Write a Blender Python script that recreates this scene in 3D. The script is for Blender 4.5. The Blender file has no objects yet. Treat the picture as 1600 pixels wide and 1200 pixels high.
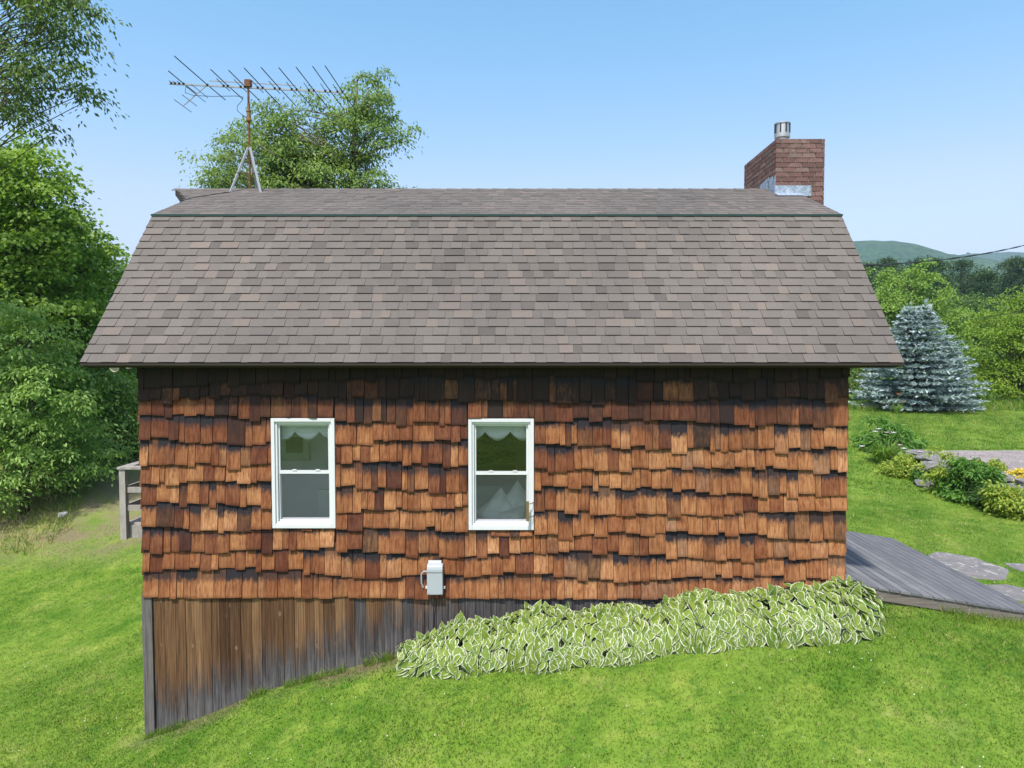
import bpy, math, random
import numpy as np
from mathutils import Vector

# ------------------------------------------------------------------ camera, sky, sun, exposure
scene = bpy.context.scene
COL = scene.collection
R = math.radians
cam_d = bpy.data.cameras.new('camera')
cam = bpy.data.objects.new('camera', cam_d); COL.objects.link(cam)
cam_d.sensor_width = 36.0
cam_d.lens = 36.0 * 1100 / 1600
cam_d.shift_x = -15.0 / 1600
cam_d.clip_start = 0.1; cam_d.clip_end = 12000
cam.location = (0, -8.5, 0)
cam.rotation_euler = (R(90) - math.atan(50 / 1100), 0, 0)
scene.camera = cam

SUN_EL, SUN_AZ = 58.0, 200.0          # azimuth clockwise from +Y
world = bpy.data.worlds.new('World'); scene.world = world; world.use_nodes = True
wn = world.node_tree; wn.nodes.clear()
wo = wn.nodes.new('ShaderNodeOutputWorld'); wb = wn.nodes.new('ShaderNodeBackground')
sky = wn.nodes.new('ShaderNodeTexSky'); sky.sky_type = 'NISHITA'; sky.sun_disc = False
sky.sun_elevation = R(SUN_EL); sky.sun_rotation = R(SUN_AZ)
sky.altitude = 200; sky.air_density = 1.25; sky.dust_density = 1.6; sky.ozone_density = 1.2
wb.inputs['Strength'].default_value = 0.15
_sp = wn.nodes.new('ShaderNodeSeparateColor'); _cb = wn.nodes.new('ShaderNodeCombineColor'); wn.links.new(sky.outputs[0], _sp.inputs[0])
def _wm(op, a, b):
    nd = wn.nodes.new('ShaderNodeMath'); nd.operation = op
    for i_, v_ in enumerate((a, b)):
        if isinstance(v_, (int, float)): nd.inputs[i_].default_value = v_
        else: wn.links.new(v_, nd.inputs[i_])
    return nd.outputs[0]
_r = _sp.outputs[0]                     # clear, deep summer blue overhead and pale towards the horizon
_r2 = _wm('MINIMUM', _wm('MULTIPLY', _wm('POWER', _wm('MULTIPLY', _r, .2274), 1.85), 1.70 / .2274), _wm('MULTIPLY', _r, 1.15))
wn.links.new(_r2, _cb.inputs[0]); wn.links.new(_wm('MULTIPLY', _sp.outputs[1], 1.03), _cb.inputs[1]); wn.links.new(_wm('MULTIPLY', _sp.outputs[2], 1.10), _cb.inputs[2])
wn.links.new(_cb.outputs[0], wb.inputs[0]); wn.links.new(wb.outputs[0], wo.inputs[0])

sd = bpy.data.lights.new('sun', 'SUN'); so = bpy.data.objects.new('sun', sd); COL.objects.link(so)
sd.energy = 3.9; sd.angle = R(3.0); sd.color = (1.0, 0.95, 0.87)
tosun = Vector((math.sin(R(SUN_AZ)) * math.cos(R(SUN_EL)), math.cos(R(SUN_AZ)) * math.cos(R(SUN_EL)), math.sin(R(SUN_EL))))
so.rotation_euler = tosun.to_track_quat('Z', 'Y').to_euler()
so.location = (-10, -20, 40)
vs = scene.view_settings
vs.view_transform = 'Standard'; vs.look = 'None'; vs.gamma = 1.0; vs.exposure = 0.6
vs.use_curve_mapping = False

rng = np.random.default_rng(7)
random.seed(7)

# ------------------------------------------------------------------ helpers
WL = {}                                # world location of every object that parents others


def mk(name, V, F, mat, parent=None, tint=None, loc=None, smooth=False, origin=None):
    """one mesh object; V in world coordinates, faces of mixed size"""
    V = np.asarray(V, dtype=np.float64)
    if origin is None:
        o3 = V.mean(axis=0); o3[2] = V[:, 2].min()
    else:
        o3 = np.array(origin, dtype=np.float64)
    me = bpy.data.meshes.new(name)
    if isinstance(F, np.ndarray):
        k = F.shape[1]; n = len(F)
        me.vertices.add(len(V)); me.vertices.foreach_set('co', (V - o3).astype(np.float32).ravel())
        me.loops.add(n * k); me.loops.foreach_set('vertex_index', F.astype(np.int32).ravel())
        me.polygons.add(n); me.polygons.foreach_set('loop_start', np.arange(n, dtype=np.int32) * k)
        me.update(calc_edges=True)
    else:
        me.from_pydata((V - o3).tolist(), [], F)
    if tint is not None:
        a = me.attributes.new('tint', 'FLOAT_VECTOR', 'FACE')
        t = np.asarray(tint, dtype=np.float32)
        if t.ndim == 1: t = np.tile(t, (len(me.polygons), 1))
        a.data.foreach_set('vector', t.ravel())
    if loc is not None:
        a = me.attributes.new('loc', 'FLOAT_VECTOR', 'POINT')
        a.data.foreach_set('vector', np.asarray(loc, dtype=np.float32).ravel())
    if smooth:
        me.polygons.foreach_set('use_smooth', np.ones(len(me.polygons), dtype=bool))
    if mat is not None: me.materials.append(mat)
    ob = bpy.data.objects.new(name, me); COL.objects.link(ob)
    if parent is not None:
        ob.parent = parent; ob.location = Vector(o3) - Vector(WL[parent.name])
    else:
        ob.location = o3
    WL[ob.name] = tuple(o3)
    return ob


def empty(name, loc, label, cat, group=None):
    o = bpy.data.objects.new(name, None); COL.objects.link(o); o.location = loc
    o.empty_display_size = 0.2
    WL[o.name] = tuple(loc); tag(o, label, cat, group)
    return o


def tag(o, label=None, cat=None, group=None, kind=None):
    if label: o['label'] = label
    if cat: o['category'] = cat
    if group: o['group'] = group
    if kind: o['kind'] = kind
    return o


class MB:
    def __init__(s): s.V = []; s.F = []; s.T = []; s.L = []
    def add(s, V, F, tint=None, loc=None):
        b = len(s.V); s.V += [tuple(v) for v in V]; s.F += [tuple(i + b for i in f) for f in F]
        s.T += [tint if tint is not None else (0.5, 0, 0)] * len(F)
        s.L += [tuple(l) for l in loc] if loc is not None else [tuple(v) for v in V]
        return s
    def box(s, x0, x1, y0, y1, z0, z1, **k):
        return s.add(*boxvf(x0, x1, y0, y1, z0, z1), **k)
    def beam(s, p, q, w, h, up=(0, 0, 1), **k):
        return s.add(*beamvf(p, q, w, h, up), **k)
    def tube(s, pts, rad, n=6, **k):
        return s.add(*tubevf(pts, rad, n), **k)
    def lathe(s, c, prof, n=20, **k):
        V = []; F = []
        for r, z in prof:
            for i in range(n):
                a = 2 * math.pi * i / n; V.append((c[0] + r * math.cos(a), c[1] + r * math.sin(a), c[2] + z))
        for j in range(len(prof) - 1):
            for i in range(n):
                F.append((j * n + i, j * n + (i + 1) % n, (j + 1) * n + (i + 1) % n, (j + 1) * n + i))
        F.append(tuple(range(n))[::-1]); F.append(tuple(range((len(prof) - 1) * n, len(prof) * n)))
        return s.add(V, F, **k)
    def build(s, name, mat, parent=None, **k):
        return mk(name, s.V, s.F, mat, parent, tint=s.T, loc=s.L, **k)


BF = [(0, 3, 2, 1), (4, 5, 6, 7), (0, 1, 5, 4), (1, 2, 6, 5), (2, 3, 7, 6), (3, 0, 4, 7)]


def boxvf(x0, x1, y0, y1, z0, z1):
    return [(x0, y0, z0), (x1, y0, z0), (x1, y1, z0), (x0, y1, z0), (x0, y0, z1), (x1, y0, z1), (x1, y1, z1), (x0, y1, z1)], BF


def beamvf(p, q, w, h, up=(0, 0, 1)):
    p = Vector(p); q = Vector(q); d = (q - p).normalized(); u = Vector(up)
    s = d.cross(u)
    if s.length < 1e-4: s = d.cross(Vector((1, 0, 0)))
    s.normalize(); u = s.cross(d).normalized()
    V = []
    for c in (p, q):
        for a, b in ((-1, -1), (1, -1), (1, 1), (-1, 1)): V.append(tuple(c + s * a * w / 2 + u * b * h / 2))
    return V, BF


def tubevf(pts, rad, n=6):
    pts = [Vector(p) for p in pts]
    if not hasattr(rad, '__len__'): rad = [rad] * len(pts)
    V = []; F = []
    prev = None
    for i, p in enumerate(pts):
        d = (pts[min(i + 1, len(pts) - 1)] - pts[max(i - 1, 0)]).normalized()
        ref = prev if prev is not None else (Vector((1, 0, 0)) if abs(d.x) < 0.8 else Vector((0, 1, 0)))
        s = (ref - d * ref.dot(d)).normalized(); prev = s; t = d.cross(s)
        for k in range(n):
            a = 2 * math.pi * k / n; V.append(tuple(p + (s * math.cos(a) + t * math.sin(a)) * rad[i]))
    for i in range(len(pts) - 1):
        for k in range(n):
            F.append((i * n + k, i * n + (k + 1) % n, (i + 1) * n + (k + 1) % n, (i + 1) * n + k))
    F.append(tuple(range(n))[::-1]); F.append(tuple(range((len(pts) - 1) * n, len(pts) * n)))
    return V, F


def smooth01(a, b, x):
    t = np.clip((x - a) / (b - a), 0, 1); return t * t * (3 - 2 * t)


def vnoise(x, y, seed=0):
    """cheap smooth value noise"""
    x = np.asarray(x, float); y = np.asarray(y, float)
    xi = np.floor(x).astype(int); yi = np.floor(y).astype(int); fx = x - xi; fy = y - yi
    fx = fx * fx * (3 - 2 * fx); fy = fy * fy * (3 - 2 * fy)
    def h(a, b):
        n = (a * 374761393 + b * 668265263 + seed * 974711) & 0x7fffffff
        n = ((n ^ (n >> 13)) * 1274126177) & 0x7fffffff
        return ((n ^ (n >> 16)) & 0xffff) / 65535.0
    return (h(xi, yi) * (1 - fx) + h(xi + 1, yi) * fx) * (1 - fy) + (h(xi, yi + 1) * (1 - fx) + h(xi + 1, yi + 1) * fx) * fy


# ------------------------------------------------------------------ materials
class M:
    def __init__(s, name, rough=0.7, spec=0.3):
        s.m = bpy.data.materials.new(name); s.m.use_nodes = True
        s.t = s.m.node_tree; s.b = s.t.nodes['Principled BSDF']; s.out = s.t.nodes['Material Output']
        s.b.inputs['Roughness'].default_value = rough
        s.b.inputs['Specular IOR Level'].default_value = spec
    def n(s, ty, **k):
        nd = s.t.nodes.new(ty)
        for a, v in k.items(): setattr(nd, a, v)
        return nd
    def l(s, a, b): s.t.links.new(a, b)
    def put(s, sock, v):
        if hasattr(v, 'is_output') or isinstance(v, bpy.types.NodeSocket): s.l(v, sock)
        else: sock.default_value = v
    def attr(s, name): return s.n('ShaderNodeAttribute', attribute_name=name).outputs['Vector']
    def sep(s, v):
        nd = s.n('ShaderNodeSeparateXYZ'); s.l(v, nd.inputs[0]); return nd.outputs
    def vmul(s, v, k):
        nd = s.n('ShaderNodeVectorMath', operation='MULTIPLY'); s.l(v, nd.inputs[0]); nd.inputs[1].default_value = k; return nd.outputs[0]
    def vadd(s, v, w):
        nd = s.n('ShaderNodeVectorMath', operation='ADD'); s.put(nd.inputs[0], v); s.put(nd.inputs[1], w); return nd.outputs[0]
    def math(s, op, a, b=0.0, clamp=False):
        nd = s.n('ShaderNodeMath', operation=op, use_clamp=clamp); s.put(nd.inputs[0], a); s.put(nd.inputs[1], b); return nd.outputs[0]
    def noise(s, v, scale, detail=3, rough=0.55, dist=0.0):
        nd = s.n('ShaderNodeTexNoise'); s.l(v, nd.inputs['Vector']); nd.inputs['Scale'].default_value = scale
        nd.inputs['Detail'].default_value = detail; nd.inputs['Roughness'].default_value = rough
        nd.inputs['Distortion'].default_value = dist
        return nd.outputs['Fac']
    def ramp(s, f, stops, interp='LINEAR'):
        nd = s.n('ShaderNodeValToRGB'); nd.color_ramp.interpolation = interp
        e = nd.color_ramp.elements
        while len(e) < len(stops): e.new(0.5)
        for i, (p, c) in enumerate(stops):
            e[i].position = p; e[i].color = (*c, 1) if hasattr(c, '__len__') else (c, c, c, 1)
        s.l(f, nd.inputs[0]); return nd.outputs[0]
    def mrange(s, f, a, b, c=0.0, d=1.0):
        nd = s.n('ShaderNodeMapRange'); nd.clamp = True
        s.put(nd.inputs[0], f)
        for i, v in enumerate((a, b, c, d)): s.put(nd.inputs[i + 1], v)
        return nd.outputs[0]
    def mix(s, f, a, b, mode='MIX'):
        nd = s.n('ShaderNodeMix', data_type='RGBA', blend_type=mode)
        s.put(nd.inputs[0], f)
        for k, v in ((6, a), (7, b)):
            if isinstance(v, tuple) and len(v) == 3: v = (*v, 1)
            s.put(nd.inputs[k], v)
        return nd.outputs[2]
    def base(s, c):
        if isinstance(c, tuple) and len(c) == 3: c = (*c, 1)
        s.put(s.b.inputs['Base Color'], c); return s
    def bump(s, h, strength=0.3, dist=0.01):
        nd = s.n('ShaderNodeBump'); nd.inputs['Strength'].default_value = strength; nd.inputs['Distance'].default_value = dist
        s.l(h, nd.inputs['Height']); s.l(nd.outputs[0], s.b.inputs['Normal']); return s
    def coord(s, w='Object'): return s.n('ShaderNodeTexCoord').outputs[w]
    def pos(s): return s.n('ShaderNodeNewGeometry').outputs['Position']


def m_plain(name, c, rough=0.6, var=0.12, scale=12, metal=0.0, spec=0.3, bump=0.0):
    m = M(name, rough, spec); p = m.pos()
    f = m.noise(p, scale, 5, 0.6)
    m.base(m.mix(f, tuple(x * (1 - var) for x in c), tuple(min(1, x * (1 + var)) for x in c)))
    m.b.inputs['Metallic'].default_value = metal
    if bump: m.bump(m.noise(p, scale * 6, 4), bump, 0.005)
    return m.m


def m_shake():
    m = M('cedar_shake', 0.82, 0.2)
    t = m.sep(m.attr('tint')); lc = m.attr('loc'); L = m.sep(lc)
    base = m.ramp(t[0], [(0.0, (0.070, 0.026, 0.016)), (0.18, (0.145, 0.052, 0.026)), (0.42, (0.245, 0.098, 0.041)), (0.68, (0.34, 0.155, 0.063)), (0.9, (0.41, 0.205, 0.094)), (1.0, (0.21, 0.115, 0.068))])
    g1 = m.noise(m.vmul(lc, (44, 44, 2.2)), 1.0, 5, 0.68)
    g2 = m.noise(m.vmul(lc, (130, 130, 4)), 1.0, 3, 0.6)
    c = m.mix(m.mrange(g1, 0.42, 0.66), m.mix(1.0, base, (1.14, 1.18, 1.22), 'MULTIPLY'), m.mix(1.0, base, (0.58, 0.44, 0.37), 'MULTIPLY'))
    c = m.mix(m.mrange(g2, 0.52, 0.75, 0, 0.5), c, m.mix(1.0, c, (0.45, 0.34, 0.28), 'MULTIPLY'))
    bl = m.noise(m.vmul(lc, (9, 9, 7)), 1.0, 3, 0.6)
    c = m.mix(m.mrange(bl, 0.52, 0.78, 0, 0.55), c, m.mix(1.0, c, (0.62, 0.40, 0.33), 'MULTIPLY'))
    ws = m.noise(m.vmul(m.pos(), (.9, .9, 1.7)), 1.0, 4, 0.6); wv = m.noise(m.vmul(m.pos(), (7, 7, .55)), 1.0, 4, 0.65)
    c = m.mix(m.mrange(ws, 0.35, 0.65), m.mix(1.0, c, (0.74, 0.66, 0.62), 'MULTIPLY'), m.mix(1.0, c, (1.10, 1.14, 1.14), 'MULTIPLY'))
    c = m.mix(m.mrange(wv, 0.52, 0.72, 0, 0.55), c, m.mix(1.0, c, (0.5, 0.44, 0.42), 'MULTIPLY'))
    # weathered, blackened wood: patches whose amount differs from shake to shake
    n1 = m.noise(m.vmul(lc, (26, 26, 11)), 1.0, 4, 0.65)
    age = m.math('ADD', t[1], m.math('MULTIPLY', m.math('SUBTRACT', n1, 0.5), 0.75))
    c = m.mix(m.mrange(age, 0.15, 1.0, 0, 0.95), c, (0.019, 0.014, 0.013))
    # black mildew plus painted shade below the course above, in ragged runs
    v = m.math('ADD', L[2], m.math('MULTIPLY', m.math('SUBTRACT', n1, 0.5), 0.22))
    mil_shade = m.math('MULTIPLY', m.mrange(v, 0.172, 0.245), t[2])
    c = m.mix(mil_shade, c, (0.022, 0.019, 0.023))
    # grey feathering at the butt end
    bt = m.mrange(m.math('ADD', L[2], m.math('MULTIPLY', m.math('SUBTRACT', g1, 0.5), 0.08)), 0.0, 0.035, 0.6, 0.0)
    c = m.mix(bt, c, m.mix(1.0, c, (0.35, 0.31, 0.30), 'MULTIPLY'))
    m.base(c)
    m.bump(m.math('ADD', g1, m.math('MULTIPLY', g2, 0.5)), 0.55, 0.006)
    return m.m


def m_roof():
    m = M('asphalt_shingle', 0.92, 0.15)
    t = m.sep(m.attr('tint')); lc = m.attr('loc')
    c = m.ramp(t[0], [(0.0, (0.100, 0.094, 0.086)), (0.3, (0.136, 0.126, 0.114)), (0.6, (0.155, 0.144, 0.130)), (0.84, (0.172, 0.160, 0.145)), (0.93, (0.178, 0.154, 0.134)), (1.0, (0.190, 0.166, 0.145))])
    g = m.noise(lc, 420, 2, 0.7); g3 = m.noise(lc, 60, 4, 0.7)
    c = m.mix(m.mrange(g, 0.3, 0.7), m.mix(1.0, c, (0.72, 0.72, 0.73), 'MULTIPLY'), m.mix(1.0, c, (1.28, 1.25, 1.22), 'MULTIPLY'))
    c = m.mix(m.mrange(g3, 0.35, 0.7), m.mix(1.0, c, (0.86, 0.86, 0.87), 'MULTIPLY'), c)
    wx = m.noise(m.vmul(m.pos(), (0.55, 0.35, 0.35)), 1.0, 4, 0.6)
    c = m.mix(m.mrange(wx, 0.35, 0.7), m.mix(1.0, c, (0.88, 0.87, 0.87), 'MULTIPLY'), m.mix(1.0, c, (1.1, 1.07, 1.04), 'MULTIPLY'))
    c = m.mix(t[2], c, (0.022, 0.02, 0.02))
    m.base(c); m.bump(g, 0.5, 0.003)
    return m.m


def m_board():
    """skirt boards: brown above, weathered grey-black where rain splashes"""
    m = M('barn_board', 0.85, 0.2)
    t = m.sep(m.attr('tint')); lc = m.attr('loc'); L = m.sep(lc)
    base = m.ramp(t[0], [(0.0, (0.085, 0.043, 0.021)), (0.4, (0.175, 0.096, 0.046)), (0.8, (0.27, 0.158, 0.078)), (1.0, (0.27, 0.105, 0.040))])
    g1 = m.noise(m.vmul(lc, (60, 60, 1.6)), 1.0, 5, 0.62, 0.4)
    g2 = m.noise(m.vmul(lc, (190, 190, 3)), 1.0, 3, 0.6)
    c = m.mix(m.mrange(g1, 0.3, 0.7), m.mix(1.0, base, (0.30, 0.26, 0.24), 'MULTIPLY'), m.mix(1.0, base, (1.15, 1.15, 1.15), 'MULTIPLY'))
    c = m.mix(m.mrange(g2, 0.5, 0.72, 0, 0.55), c, m.mix(1.0, c, (0.4, 0.35, 0.32), 'MULTIPLY'))
    vo = m.n('ShaderNodeTexVoronoi'); m.l(m.vmul(lc, (9, 9, 4.6)), vo.inputs['Vector']); vo.inputs['Scale'].default_value = 1.0
    kn = m.mrange(m.sep(vo.outputs['Color'])[0], 0.35, 0.75)
    kd = m.math('ADD', vo.outputs['Distance'], m.math('MULTIPLY', m.math('SUBTRACT', g1, 0.5), 0.16))
    c = m.mix(m.math('MULTIPLY', m.mrange(kd, 0.07, 0.17, 0.7, 0.0), kn), c, (0.33, 0.24, 0.16))
    c = m.mix(m.math('MULTIPLY', m.mrange(kd, 0.03, 0.09, 0.9, 0.0), kn), c, (0.05, 0.03, 0.02))
    n1 = m.noise(m.vmul(lc, (16, 16, 3.2)), 1.0, 4, 0.7)
    h = m.math('ADD', L[2], m.math('MULTIPLY', m.math('SUBTRACT', n1, 0.5), 1.1))
    stain = m.mrange(m.math('SUBTRACT', h, t[1]), -0.12, 0.30, 1.0, 0.0)
    grey = m.mix(m.mrange(g1, 0.36, 0.70), (0.017, 0.017, 0.020), (0.105, 0.102, 0.105))
    grey = m.mix(m.mrange(m.math('ADD', L[2], m.math('MULTIPLY', m.math('SUBTRACT', n1, 0.5), 0.9)), 0.0, 0.30), m.mix(m.mrange(g1, 0.35, 0.65), (0.045, 0.044, 0.047), (0.15, 0.147, 0.146)), grey)
    c = m.mix(m.math('MULTIPLY', stain, 0.93), c, grey)
    m.base(c); m.bump(m.math('ADD', g1, m.math('MULTIPLY', g2, 0.5)), 0.5, 0.006)
    return m.m


def m_greywood(name, a, b, k=(40, 40, 40), ax=(1, 1, 1)):
    m = M(name, 0.85, 0.2)
    t = m.sep(m.attr('tint')); lc = m.attr('loc')
    g1 = m.noise(m.vmul(lc, ax), 1.0, 5, 0.65); n2 = m.noise(m.vmul(lc, (3, 3, 3)), 1.0, 4, 0.6)
    c = m.mix(m.mrange(g1, 0.28, 0.72), a, b)
    c = m.mix(m.mrange(n2, 0.3, 0.7), m.mix(1.0, c, (0.75, 0.75, 0.77), 'MULTIPLY'), c)
    c = m.mix(t[0], m.mix(1.0, c, (0.78, 0.78, 0.8), 'MULTIPLY'), m.mix(1.0, c, (1.2, 1.18, 1.15), 'MULTIPLY'))
    m.base(c); m.bump(g1, 0.35, 0.004); return m.m


def m_brick():
    m = M('red_brick', 0.9, 0.15)
    t = m.sep(m.attr('tint')); lc = m.attr('loc')
    c = m.ramp(t[0], [(0, (0.145, 0.082, 0.075)), (0.5, (0.21, 0.122, 0.110)), (0.85, (0.265, 0.165, 0.150)), (1, (0.19, 0.145, 0.13))])
    n = m.noise(lc, 45, 5, 0.7); n2 = m.noise(lc, 14, 4, 0.7)
    c = m.mix(m.mrange(n, 0.3, 0.7), m.mix(1.0, c, (0.6, 0.58, 0.56), 'MULTIPLY'), m.mix(1.0, c, (1.2, 1.2, 1.2), 'MULTIPLY'))
    c = m.mix(m.math('MULTIPLY', m.mrange(n2, 0.45, 0.7), t[1]), c, (0.075, 0.06, 0.05))
    c = m.mix(m.mrange(n2, 0.70, 0.78, 0, 0.7), c, (0.5, 0.42, 0.38))
    m.base(c); m.bump(n, 0.5, 0.006); return m.m


def m_leaf(name, a, b, c3, trans=0.42, rough=0.5, spec=0.35):
    """leaf colours differ from leaf to leaf and from spray to spray"""
    m = M(name, rough, spec)
    t = m.sep(m.attr('tint'))
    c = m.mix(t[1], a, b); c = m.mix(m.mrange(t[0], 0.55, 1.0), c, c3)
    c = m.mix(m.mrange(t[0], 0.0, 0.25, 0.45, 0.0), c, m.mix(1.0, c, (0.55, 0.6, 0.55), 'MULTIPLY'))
    m.base(c)
    tr = m.n('ShaderNodeBsdfTranslucent'); m.l(m.mix(1.0, c, (1.25, 1.2, 0.55), 'MULTIPLY'), tr.inputs[0])
    ms = m.n('ShaderNodeMixShader'); ms.inputs[0].default_value = trans
    m.l(m.b.outputs[0], ms.inputs[1]); m.l(tr.outputs[0], ms.inputs[2]); m.l(ms.outputs[0], m.out.inputs[0])
    return m.m


def m_hosta():
    m = M('hosta_leaf', 0.5, 0.2)
    t = m.sep(m.attr('tint')); L = m.sep(m.attr('loc'))     # loc = (along 0..1, across -1..1 of the half width, id)
    ab = m.math('ABSOLUTE', L[1])
    sv = m.n('ShaderNodeCombineXYZ'); m.l(m.math('MULTIPLY', L[0], 9.0), sv.inputs[0]); m.l(m.math('MULTIPLY', L[1], 3.0), sv.inputs[1]); m.l(L[2], sv.inputs[2])
    n = m.noise(sv.outputs[0], 1.0, 3, 0.6)
    e = m.math('ADD', ab, m.math('MULTIPLY', m.math('SUBTRACT', n, 0.5), 0.5))
    e = m.math('MAXIMUM', e, m.mrange(m.math('ADD', L[0], m.math('MULTIPLY', n, 0.08)), 0.93, 1.02))
    g = m.mix(t[0], (0.095, 0.170, 0.020), (0.195, 0.275, 0.040))
    g = m.mix(m.mrange(n, 0.35, 0.65), g, m.mix(1.0, g, (1.25, 1.2, 1.3), 'MULTIPLY'))
    c = m.mix(m.mrange(e, 0.80, 0.89), g, m.mix(t[1], (0.55, 0.60, 0.40), (0.68, 0.71, 0.54)))
    m.base(c)
    w = m.math('SINE', m.math('MULTIPLY', ab, 26.0))
    m.bump(w, 0.25, 0.003)
    tr = m.n('ShaderNodeBsdfTranslucent'); m.l(c, tr.inputs[0])
    ms = m.n('ShaderNodeMixShader'); ms.inputs[0].default_value = 0.22
    m.l(m.b.outputs[0], ms.inputs[1]); m.l(tr.outputs[0], ms.inputs[2]); m.l(ms.outputs[0], m.out.inputs[0])
    return m.m


def lawn_colour(m, p):
    n1 = m.noise(p, 0.55, 4, 0.6); n2 = m.noise(p, 2.6, 4, 0.65); n3 = m.noise(p, 14, 3, 0.6)
    c = m.mix(m.mrange(n1, 0.35, 0.65), (0.108, 0.215, 0.022), (0.182, 0.288, 0.038))
    c = m.mix(m.mrange(n2, 0.45, 0.70), c, (0.225, 0.315, 0.050))
    c = m.mix(m.mrange(n2, 0.66, 0.78, 0, 0.7), c, (0.34, 0.29, 0.12))
    n5 = m.noise(p, 5.5, 4, 0.65); n6 = m.noise(p, 1.1, 4, 0.7)
    c = m.mix(m.mrange(n5, 0.55, 0.68, 0, 0.75), c, (0.075, 0.180, 0.022))                     # clover
    c = m.mix(m.math('MULTIPLY', m.mrange(n6, 0.54, 0.66), m.mrange(n5, 0.35, 0.55, 0.45, 0.05)), c, (0.33, 0.34, 0.12))   # dry thatch
    s = m.sep(p); st = m.n('ShaderNodeCombineXYZ'); m.l(m.math('ADD', s[0], m.math('MULTIPLY', s[1], -0.55)), st.inputs[0]); m.l(m.math('MULTIPLY', s[1], 0.12), st.inputs[1])
    mow = m.noise(st.outputs[0], 1.5, 3, 0.5)                                                  # mower passes
    c = m.mix(m.mrange(mow, 0.40, 0.60), m.mix(1.0, c, (0.80, 0.86, 0.8), 'MULTIPLY'), m.mix(1.0, c, (1.12, 1.06, 1.1), 'MULTIPLY'))
    c = m.mix(m.mrange(n3, 0.3, 0.7), m.mix(1.0, c, (0.72, 0.75, 0.7), 'MULTIPLY'), c)
    return c, n3


def m_ground():
    m = M('lawn_ground', 0.95, 0.1); p = m.pos(); s = m.sep(p)
    c, n3 = lawn_colour(m, p)
    nb = m.noise(p, 0.9, 5, 0.7)
    # bare bank on the left below the trees
    bank = m.math('MULTIPLY', m.mrange(s[0], -8.0, -9.2), m.math('MULTIPLY', m.mrange(s[1], 6.6, 8.2), m.mrange(s[1], 16, 13.5)))
    soil = m.mix(m.mrange(nb, 0.35, 0.6), (0.20, 0.155, 0.105), (0.23, 0.215, 0.095))
    c = m.mix(m.math('MULTIPLY', bank, m.mrange(nb, 0.45, 0.66, 0.9, 0.15)), c, soil)
    # worn earth along the foot of the skirt boards
    ft = m.math('MULTIPLY', m.mrange(m.math('ABSOLUTE', m.math('ADD', s[1], 0.08)), 0.05, 0.30, 1, 0), m.math('MULTIPLY', m.mrange(s[0], -5.0, -4.5), m.mrange(s[0], 4.6, 4.2)))
    c = m.mix(m.math('MULTIPLY', ft, m.mrange(nb, 0.35, 0.6)), c, (0.15, 0.115, 0.075))
    # forest floor beyond
    far = m.mrange(s[1], 34, 44)
    c = m.mix(far, c, (0.045, 0.085, 0.02))
    m.base(c); m.bump(m.noise(p, 40, 4, 0.7), 0.6, 0.03); return m.m


def m_grass():
    m = M('grass_blade', 0.55, 0.25); p = m.pos(); t = m.sep(m.attr('tint'))
    c, n3 = lawn_colour(m, p)
    c = m.mix(t[0], m.mix(1.0, c, (0.74, 0.84, 0.7), 'MULTIPLY'), m.mix(1.0, c, (1.6, 1.45, 1.7), 'MULTIPLY'))
    c = m.mix(m.mrange(t[0], 0.955, 0.96), c, (0.42, 0.36, 0.17))
    c = m.mix(t[1], c, (0.8, 0.8, 0.76))
    m.base(c)
    tr = m.n('ShaderNodeBsdfTranslucent'); m.l(m.mix(1.0, c, (1.2, 1.2, 0.6), 'MULTIPLY'), tr.inputs[0])
    ms = m.n('ShaderNodeMixShader'); ms.inputs[0].default_value = 0.42
    m.l(m.b.outputs[0], ms.inputs[1]); m.l(tr.outputs[0], ms.inputs[2]); m.l(ms.outputs[0], m.out.inputs[0])
    return m.m


def m_stone(name, a, b, lichen=(0.45, 0.45, 0.40), sc=6):
    m = M(name, 0.88, 0.2); p = m.pos()
    n = m.noise(p, sc, 6, 0.7); n2 = m.noise(p, sc * 0.8, 3, 0.6, 1.0); n3 = m.noise(p, sc * 9, 4, 0.7)
    c = m.mix(m.mrange(n, 0.3, 0.7), a, b)
    c = m.mix(m.mrange(n2, 0.57, 0.64, 0, 0.85), c, lichen)
    c = m.mix(m.mrange(n3, 0.3, 0.7), m.mix(1.0, c, (0.75, 0.75, 0.75), 'MULTIPLY'), c)
    m.base(c); m.bump(m.math('ADD', n, m.math('MULTIPLY', n3, 0.4)), 0.7, 0.04); return m.m


def m_gravel():
    m = M('gravel', 0.95, 0.1); p = m.pos()
    v = m.n('ShaderNodeTexVoronoi'); m.l(p, v.inputs['Vector']); v.inputs['Scale'].default_value = 28
    c = m.ramp(m.sep(v.outputs['Color'])[0], [(0, (0.22, 0.19, 0.175)), (0.5, (0.33, 0.285, 0.265)), (1, (0.45, 0.40, 0.38))])
    n = m.noise(p, 1.2, 4, 0.6); c = m.mix(m.mrange(n, 0.35, 0.7), m.mix(1.0, c, (0.8, 0.8, 0.8), 'MULTIPLY'), c)
    m.base(c); m.bump(v.outputs['Distance'], 0.8, 0.03); return m.m


def m_hill():
    m = M('hill_forest', 0.95, 0.05); p = m.pos()
    v = m.n('ShaderNodeTexVoronoi'); m.l(p, v.inputs['Vector']); v.inputs['Scale'].default_value = 0.11
    n = m.noise(p, 0.006, 5, 0.6)
    c = m.mix(m.mrange(n, 0.35, 0.65), (0.045, 0.105, 0.030), (0.085, 0.16, 0.040))
    c = m.mix(m.mrange(v.outputs['Distance'], 0.1, 0.8), c, m.mix(1.0, c, (0.4, 0.45, 0.42), 'MULTIPLY'))
    m.base(c); m.bump(v.outputs['Distance'], 1.0, 5.0); return m.m


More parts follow.
